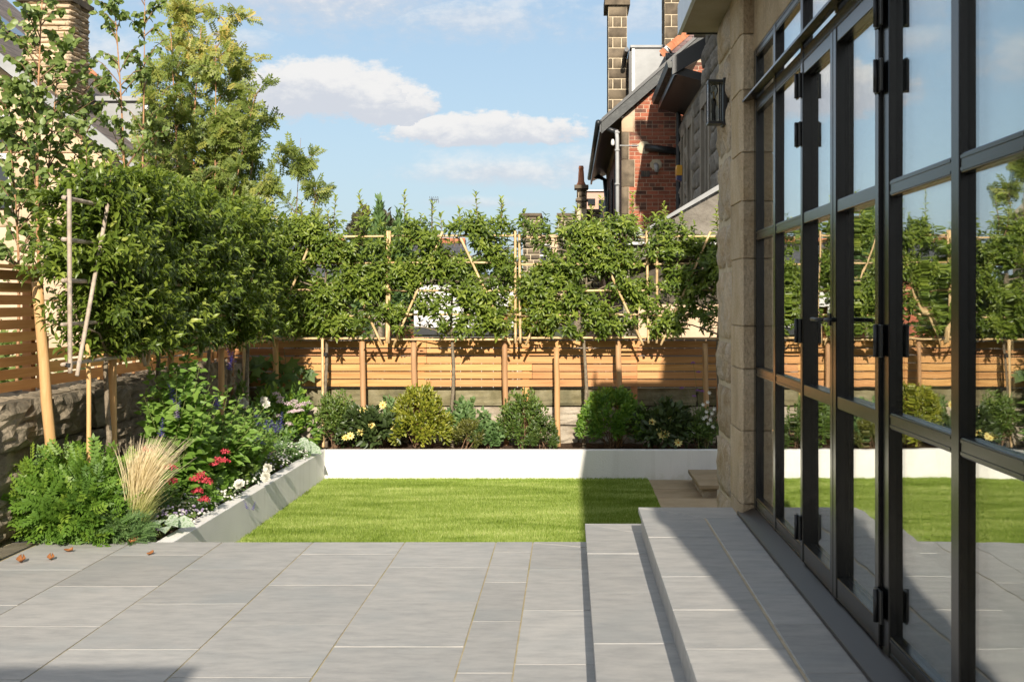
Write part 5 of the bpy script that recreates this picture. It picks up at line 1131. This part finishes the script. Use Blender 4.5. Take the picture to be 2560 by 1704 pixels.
def petals(parent, name, centres, kind, size, mat, seed=1, face=(0, -1, .35), eye=None):
    """flower heads, each an object of its own: 'star' open flower, 'dome' valerian head, 'spike' salvia spike, 'rose' cupped bloom"""
    g = np.random.default_rng(seed)
    for c in centres:
        c = np.array(c, float); f = nrm(np.array(face, float)+g.normal(0, .25, 3)); a = nrm(np.cross(f, (0.1, .2, 1))); b = np.cross(f, a)
        if kind == 'star':
            n = 9; an = np.arange(n)*6.283/n; d = np.cos(an)[:, None]*a+np.sin(an)[:, None]*b+f*.25; p = np.repeat(c[None], n, 0)+d*size*.08; N_ = np.repeat(f[None], n, 0)-d*.2
            o = leaves(name, T_QUAD, p, d, N_, size*.5, .55, g.uniform(0, 1, n), mat, parent)
            MB().ball(c+f*size*.06, size*.13, 7, 4).build('flower_eye', eye or M['p_eye'], o, True)
        elif kind == 'dome':
            n = 70; d = rand_dirs(n); d[:, 2] = np.abs(d[:, 2])*.9-.15; p = c+d*size*np.array((.5, .5, .4))*g.uniform(.75, 1.05, (n, 1))
            leaves(name, T_QUAD, p, rand_dirs(n)+d*.3, d, size*.2, .75, g.uniform(0, 1, n), mat, parent)
        elif kind == 'spike':
            n = 26; tt = np.linspace(0, 1, n); an = np.arange(n)*2.4; ax_ = nrm(np.array((g.normal(0, .35), g.normal(0, .25), 1.0))); d = np.stack([np.cos(an), np.sin(an), .3+0*an], 1)
            p = c+ax_*(tt*size)[:, None]; leaves(name, T_OVAL, p, d, np.array((0, 0, 1.0))+d*.2, size*.24*(1.1-.7*tt), .55, g.uniform(0, 1, n), mat, parent)
        elif kind == 'rose':
            n = 34; rr = np.linspace(.1, 1, n); an = np.arange(n)*2.4; d = np.cos(an)[:, None]*a+np.sin(an)[:, None]*b; p = c+d*(rr*size*.22)[:, None]-f*(rr*size*.1)[:, None]
            leaves(name, T_OVAL, p, d*(.3+.7*rr)[:, None]+f*(1.1-.6*rr)[:, None], f-d*.3, size*.42, .95, g.uniform(0, 1, n), mat, parent)
        elif kind == 'tube':
            n = 6; an = np.arange(n)*6.283/n; d = np.cos(an)[:, None]*a+np.sin(an)[:, None]*b+f*.8; leaves(name, T_OVAL, np.repeat(c[None], n, 0), d, f-d*.1, size*.6, .5, g.uniform(0, 1, n), mat, parent)
def speckle(parent, name, c, r, n, size, mat, seed, tm=T_QUAD, lay_=6):
    """many tiny blossoms nobody could count, as one part"""
    g = np.random.default_rng(seed); q = rand_dirs(n); q[:, 2] = np.abs(q[:, 2]); p0 = np.array(c)+q*np.array(r)*g.uniform(.85, 1.08, (n, 1))
    an = np.tile(np.arange(lay_)*6.283/lay_, n); f = np.repeat(nrm(q+np.array((0, -.6, .6))+g.normal(0, .3, (n, 3))), lay_, 0); a = nrm(np.cross(f, np.array((.1, .2, 1.0)))); b = np.cross(f, a)
    d = np.cos(an)[:, None]*a+np.sin(an)[:, None]*b+f*.15
    o = leaves(name, tm, np.repeat(p0, lay_, 0), d, f, size*.5, .6, np.repeat(g.uniform(0, 1, n), lay_), mat, parent); o['kind'] = 'stuff'; return o
S = -.03
# --- left bed
t = mound('pinnate_bush', 'bright green pinnate leaved bush spilling onto the near patio edge', (-3.33, 8.86, S), (.46, .36, .50), T_ROWAN, 'pinnate', 1600, (.09, .15), 1.0, 71, 80, 10, .12, .4, csz=.26, stemmat='stem')
mound('pinnate_bush', 'blue green pinnate sprigs drooping over the slate beside feather grass', (-3.02, 8.72, S), (.22, .16, .20), T_PINN, 'mint', 420, (.07, .11), 1.0, 72, 20, 4, .1, .4, csz=.3, stemmat='stem')
def upright(name, label, c, n, h, tm, mat, ls, lw, seed, spread=.3, per=14, cat='plant', group=None):
    g = np.random.default_rng(seed); t = thing(name, label, cat, c, group); sm = MB(); PP = []; DD = []; NN = []; RR = []; LL = []; tips = []
    for k in range(n):
        a = g.uniform(0, 6.28); rr = spread*g.uniform(.2, 1); hh = h*g.uniform(.6, 1.0)*(1-.25*rr/spread); p0 = Vector(c)+Vector((g.normal(0, .05), g.normal(0, .05), -.03)); p1 = Vector(c)+Vector((math.cos(a)*rr, math.sin(a)*rr, hh)); pm = p0.lerp(p1, .5)+Vector((-math.cos(a)*rr*.12, -math.sin(a)*rr*.12, hh*.06))
        sm.tube([p0, pm, p1], [.006, .0045, .002], 5, False); tips.append(p1)
        for j in range(per):
            tt = .12+.88*j/(per-1); q = p0.lerp(pm, tt*2) if tt < .5 else pm.lerp(p1, tt*2-1)
            for s in (0, 1):
                an = j*1.57+s*3.14+a; d = np.array((math.cos(an), math.sin(an), .25-.35*(1-tt)))+g.normal(0, .25, 3); PP.append(np.array(q)+d*.02); DD.append(d); NN.append(np.array((.1, -.75, .75))+g.normal(0, .35, 3)); RR.append(np.clip(.30+.45*tt+g.normal(0, .13), 0, 1)); LL.append(g.uniform(*ls)*(1.15-.75*tt**2))
    sm.build('stem', M['stem'], t, True, kind='stuff'); leaves('foliage', tm, np.array(PP), np.array(DD), np.array(NN), np.array(LL), lw, np.array(RR), M[mat], t); return t, tips
def feather(c, label, seed):
    g = np.random.default_rng(seed); t = thing('feather_grass', label, 'grass', c)
    V = []; Fc = []; A = []
    n = 1050
    for k in range(n):
        long_ = k < 560; h = g.uniform(.45, .76) if long_ else g.uniform(.22, .46); a = g.uniform(0, 6.28); s0 = g.uniform(0, .055)
        lean = np.array((g.normal(.06, .05), g.normal(0, .05), 0)); base = np.array(c)+np.array((math.cos(a)*s0, math.sin(a)*s0, -.02)); w = .0011 if long_ else .0016
        for i in range(6):
            u = i/5; p = base+np.array((0, 0, h*u))+lean*(u**2.4)*(1.5 if long_ else 1.6)*h/.5+np.array((0, 0, -.10*abs(lean[0]+.1)*u**3)); ww = w*(1-.7*u)+.0011*(long_ and .45 < u < .99)*g.uniform(.5, 1.6)
            V += [p-np.array((ww, 0, 0)), p+np.array((ww, 0, 0))]; A += [np.clip((u*1.15-.10) if long_ else u*.42, 0, 1)]*2
        b = k*12
        for i in range(5): Fc.append((b+2*i, b+2*i+1, b+2*i+3, b+2*i+2))
    me = raw('blade', V, Fc, M['stipa'], True); at = me.attributes.new('rnd', 'FLOAT', 'POINT'); at.data.foreach_set('value', np.array(A, np.float32)); o = link('blade_tuft', me, t); o['kind'] = 'stuff'; return t
feather((-2.90, 8.76, S), 'golden feather grass tuft leaning right in the left bed', 5)
def brunnera(c, label, n, s, seed):
    g = np.random.default_rng(seed); t = thing('silver_leaf_plant', label, 'plant', c)
    for k in range(n):
        a = k*2.4; rr = s*(.3+.9*k/n); p = np.array(c)+np.array((math.cos(a)*rr, math.sin(a)*rr*.8, s*(1.0-.45*k/n)+g.uniform(0, .02))); d = np.array((math.cos(a), math.sin(a)-.35, -.25))
        o = leaves('leaf', T_HEART, p[None], d[None], np.array([(.15*math.cos(a), -.75, .9)]), s*g.uniform(.75, 1.1), .9, [g.uniform(0, 1)], M['silver'], t)
        MB().tube([Vector(c), Vector(p)], [.004, .003], 4, False).build('leaf_stalk', M['stem'], o)
brunnera((-2.79, 8.98, S), 'silver veined heart leaved plant at the near planter end', 13, .13, 3)
brunnera((-2.84, 13.55, S), 'silver heart leaved plant in the far bed corner', 15, .16, 4)
for k, (y, lb, s) in enumerate(((9.35, 'low white daisies by the silver leaves at the planter edge', 1.0), (9.85, 'low white and mauve blossom below the red valerian', 1.0), (10.6, 'white edging daisies under the tall sage', .9), (11.5, 'white edging daisies beside the white rose', .9), (12.5, 'cream edging blossom trailing over the wall', .95), (13.25, 'dense cream white edging blossom near the far corner', 1.1))):
    t = mound('edging_plant', lb, (-2.83, y, S), (.15*s, .36, .13*s), T_OVAL, 'mint' if k % 2 else 'midgreen', 700, (.02, .04), .55, 80+k, 26, 4, .5, .3, 'plant', csz=.35, stemmat='stem')
    speckle(t, 'blossom', (-2.81, y, .02), (.15*s, .36, .12*s), 85 if k not in (1,) else 60, .024, M['p_white'], 90+k)
    if k in (0, 1, 4): speckle(t, 'mauve_blossom', (-2.83, y-.1, .03), (.14, .3, .12), 60, .022, M['p_mauve'], 96+k)
t, tips = upright('red_valerian', 'red valerian with flower heads at the front of the left bed', (-2.95, 9.55, S), 12, .34, T_LEAF, 'mint', (.06, .09), .45, 101, .22, 9)
petals(t, 'flower_head', [P(426, 1168, 9.4), P(502, 1188, 9.6), P(517, 1204, 9.55), P(488, 1200, 9.6), P(511, 1250, 9.5), P(494, 1228, 9.5), P(430, 1205, 9.4)], 'dome', .085, M['p_red'], 1)
t, tips = upright('red_valerian', 'red valerian heads deep in the tall sage foliage', (-2.98, 10.3, S), 10, .5, T_LEAF, 'salvia', (.06, .09), .45, 102, .24, 9)
petals(t, 'flower_head', [P(563, 1130, 10.1), P(547, 1150, 10.1), P(561, 1152, 10.1), P(535, 1160, 10.1), P(426, 1053, 9.9), P(366, 1125, 9.7)], 'dome', .075, M['p_red'], 2)
t, tips = upright('tall_sage', 'tall sage with large heart leaves and violet spikes beneath left trees', (-2.97, 9.95, S), 44, 1.45, T_HEART, 'salvia', (.10, .155), .68, 103, .36, 16)
petals(t, 'flower_spike', [P(434, 1010, 9.8), P(440, 1050, 9.7), P(452, 1000, 9.8), P(402, 1092, 9.6)], 'spike', .15, M['p_blue'], 3)
petals(t, 'flower_spike', [P(440, 1045, 9.6)], 'spike', .13, M['p_mauve'], 4)
t, tips = upright('tall_sage', 'leafy sage with violet flowers filling the middle of the left bed', (-3.0, 11.0, S), 44, 1.0, T_HEART, 'salvia', (.075, .12), .66, 104, .5, 16)
petals(t, 'flower_spike', [P(572, 925, 11.2), P(580, 905, 11.3), P(545, 1022, 10.9), P(540, 1030, 10.8), P(700, 1075, 11.2), P(645, 1065, 11.1)], 'spike', .16, M['p_blue'], 5)
t, tips = upright('blue_sage', 'violet blue flowered sage leaning over the planter at mid bed', (-2.98, 11.9, S), 40, .66, T_HEART, 'salvia', (.06, .095), .6, 105, .48, 14)
petals(t, 'flower_spike', [P(645, 1060, 11.7), P(660, 1073, 11.7), P(688, 1082, 11.6), P(690, 1078, 11.8), P(668, 1085, 11.6), P(632, 1108, 11.4), P(615, 1105, 11.4), P(655, 1110, 11.5)], 'spike', .13, M['p_blue'], 6)
mound('leafy_perennial', 'dark green leafy mound at the foot of the tall sage', (-2.99, 10.35, S), (.26, .6, .34), T_HEART, 'salvia', 900, (.06, .10), .7, 106, 40, 8, .3, .4, 'plant', stemmat='stem')
t, tips = upright('trailing_sage', 'dark sage sprig hanging over the white planter side', (-2.74, 10.7, S), 4, .16, T_LEAF, 'darkleaf', (.03, .05), .4, 107, .18, 8)
petals(t, 'flower_spike', [(-2.585, 10.55, -.08), (-2.59, 10.75, -.12)], 'spike', .08, M['p_blue'], 7)
t = mound('white_rose', 'white roses bowing over the planter wall edge', (-2.86, 11.35, S), (.18, .22, .25), T_OVAL, 'midgreen', 260, (.04, .06), .6, 108, 16, 6, .4, .4)
petals(t, 'rose_bloom', [P(670, 1170, 11.2), P(664, 1192, 11.15), P(598, 1210, 10.4)], 'rose', .085, M['p_white'], 8)
t = mound('pink_phlox', 'pale pink flowered shrub in the far left corner', (-3.02, 13.9, S), (.34, .36, .62), T_OVAL, 'pinnate', 1500, (.05, .08), .5, 109, 44, 12, .4, .35, csz=.24)
g_ = np.random.default_rng(4); petals(t, 'flower_cluster', [P(px, py, 13.6) for px, py in ((690, 985), (700, 1005), (720, 1010), (735, 1005), (742, 1015), (750, 1025), (738, 1028), (728, 1030), (755, 1012), (692, 1040), (722, 1060), (700, 995), (665, 1000), (770, 1008))], 'dome', .075, M['p_pink'], 9)
t = mound('climbing_rose', 'cream rose stems before the corner canes', (-3.25, 13.0, S), (.2, .3, .75), T_OVAL, 'midgreen', 420, (.045, .07), .55, 110, 24, 8, .4, .3)
petals(t, 'rose_bloom', [P(660, 1000, 12.8), P(665, 1010, 12.8), P(606, 1002, 12.6), P(612, 1010, 12.6)], 'rose', .075, M['p_white'], 10)
t = mound('wispy_shrub', 'fine leaved wispy shrub along the middle left bed', (-3.05, 12.6, S), (.36, .5, .55), T_LEAF, 'mint', 1800, (.03, .05), .35, 111, 50, 14, .5, .3, csz=.28)
t = thing('vine', 'lobed leaf vine climbing the stake in the back left corner', 'vine', (-3.0, 14.7, S)); gg = np.random.default_rng(77)
MB().tube([(-3.05, 14.7, -.03), (-3.12, 14.72, .5), (-3.2, 14.75, 1.05)], [.007, .006, .003], 5).build('stem', M['stem'], t, True)
for k in range(46):
    u = gg.uniform(0, 1); px, py = (gg.uniform(690, 770), gg.uniform(895, 1000)) if u < .62 else (gg.uniform(632, 690), gg.uniform(880, 965)); p = np.array(P(px, py, gg.uniform(14.55, 14.8)))
    leaves('leaf', T_PALM, p[None], np.array([(gg.normal(0, .4), gg.normal(-.2, .2), -.6)]), np.array([(gg.normal(0, .25), -1, .6)]), gg.uniform(.09, .15), 1.1, [gg.uniform(0, 1)], M['hop'], t)
# --- back bed
def BX(px, Y=14.45): return (px-CX)/F*Y
mound('twiggy_shrub', 'loose green shrub with bare stems at left of the back bed', (BX(842), 14.5, S), (.29, .24, .56), T_LEAF, 'midgreen', 2600, (.03, .052), .42, 121, 50, 22, .5, .35, csz=.22)
t = mound('dahlia', 'yellow flowered dark leaved dahlia in the sunny back bed', (BX(928), 14.38, S), (.33, .2, .44), T_OVAL, 'darkleaf', 1000, (.055, .10), .5, 122, 34, 10, .2, .35, 'flower', csz=.28, stemmat='stem')
petals(t, 'flower', [P(864, 1094, 14.25), P(876, 1089, 14.25), P(902, 1080, 14.22), P(930, 1062, 14.25), P(908, 1027, 14.3), P(957, 1012, 14.3), P(985, 1068, 14.3)], 'star', .085, M['p_yellow'], 11)
mound('catmint', 'grey green leafy plant between dahlia and chartreuse shrub', (BX(975, 14.7), 14.75, S), (.20, .15, .48), T_OVAL, 'mint', 600, (.04, .06), .55, 123, 24, 8, .4, .3, 'plant')
mound('chartreuse_azalea', 'rounded chartreuse azalea in full sun in the back bed', (BX(1050), 14.48, S), (.34, .28, .60), T_OVAL, 'chart', 4600, (.032, .05), .48, 124, 80, 16, .55, .72, csz=.17, tone=.22)
mound('lemon_balm', 'pale green balm right of the chartreuse azalea', (BX(1165, 14.6), 14.62, S), (.25, .18, .46), T_HEART, 'mint', 1200, (.04, .065), .75, 125, 34, 10, .3, .4, 'plant')
mound('lemon_balm', 'pale green balm spreading low before the twiggy shrub', (BX(1225), 14.45, S), (.23, .17, .30), T_HEART, 'mint', 950, (.035, .055), .75, 126, 26, 8, .3, .4, 'plant')
mound('bronze_conifer', 'small bronze green dwarf conifer in the middle of the bed', (BX(1172), 14.35, S), (.16, .14, .30), T_QUAD, 'olive', 1800, (.025, .05), .3, 127, 40, 6, .7, .6, csz=.22)
mound('twiggy_shrub', 'loose glossy shrub with pale stems in front of a stake', (BX(1312), 14.45, S), (.28, .22, .58), T_LEAF, 'midgreen', 2600, (.03, .05), .45, 128, 50, 24, .5, .45, csz=.2, tone=.28)
mound('clipped_ball', 'small dark clipped evergreen ball beside the round stake', (BX(1356), 14.33, S), (.18, .17, .29), T_OVAL, 'box', 2600, (.018, .03), .5, 129, 70, 4, .4, .85, csz=.14)
mound('shaded_azalea', 'dome shaped azalea crossed by the edge of the house shadow', (BX(1530), 14.45, S), (.40, .28, .60), T_OVAL, 'pinnate', 4800, (.034, .052), .46, 130, 80, 24, .45, .8, csz=.15)
t = mound('dahlia', 'yellow flowered dark dahlia in the house shade', (BX(1655), 14.36, S), (.36, .21, .44), T_OVAL, 'darkleaf', 1200, (.055, .10), .5, 131, 40, 10, .2, .35, 'flower', csz=.28, stemmat='stem')
petals(t, 'flower', [P(1631, 1055, 14.25), P(1648, 1078, 14.22), P(1656, 1089, 14.2), P(1664, 1085, 14.2), P(1696, 1106, 14.2), P(1672, 1049, 14.3)], 'star', .085, M['p_yellow'], 12)
mound('leafy_perennial', 'shaded green ground plant at the right end of the bed', (BX(1745), 14.38, S), (.28, .2, .4), T_LEAF, 'midgreen', 1500, (.03, .05), .4, 132, 30, 8, .4, .35, 'plant')
t, tips = upright('white_gaura', 'white gaura sprays beside the house corner', (BX(1755), 14.4, S), 18, .66, T_LEAF, 'darkleaf', (.035, .06), .3, 133, .26, 9)
g2 = np.random.default_rng(9); petals(t, 'flower', [P(px, py, 14.25) for px, py in ((1772, 982), (1768, 1005), (1758, 1012), (1765, 1030), (1780, 1035), (1766, 1042), (1775, 1050), (1784, 1022), (1770, 1058), (1758, 1046), (1781, 1066), (1735, 1080))], 'tube', .05, M['p_white'], 13)
t = thing('purple_verbena', 'tall thin purple verbena stems against the shaded fence', 'flower', (BX(1740), 14.4, S))
for (a, b) in (((1745, 1110), (1705, 970)), ((1750, 1110), (1733, 905)), ((1752, 1110), (1757, 940)), ((1755, 1110), (1720, 965)), ((1760, 1110), (1745, 975))):
    p0, p1 = P(a[0], a[1], 14.4), P(b[0], b[1], 14.35); MB().tube([p0, p0.lerp(p1, .5)+Vector((.02, 0, .02)), p1], [.003, .0025, .002], 4, False).build('stem', M['stem'], t)
petals(t, 'flower_head', [P(1705, 970, 14.35), P(1733, 907, 14.35), P(1746, 930, 14.35), P(1744, 976, 14.3), P(1756, 978, 14.3), P(1735, 990, 14.3)], 'dome', .045, M['p_purple'], 14)
# pebbles and crumbs of soil along the bed front
g3 = np.random.default_rng(15); n = 2600
pp = np.stack([g3.uniform(-2.6, 1.9, n), g3.uniform(14.21, 14.5, n), np.full(n, -.03)], 1)
leaves('soil_crumb', (np.array([(-.5, 0, 0), (.5, 0, 0), (0, .8, .1), (0, .3, .6)]), [(0, 1, 3), (1, 2, 3), (2, 0, 3)]), pp, nrm(np.stack([g3.normal(size=n), g3.normal(size=n), 0*pp[:, 0]], 1)), np.tile((0, 0, 1.0), (n, 1)), g3.uniform(.008, .026, n), 1.0, g3.uniform(0, 1, n), M['soil'], None, label='crumbly brown soil and bark along the back bed front', cat='soil', kind='stuff')
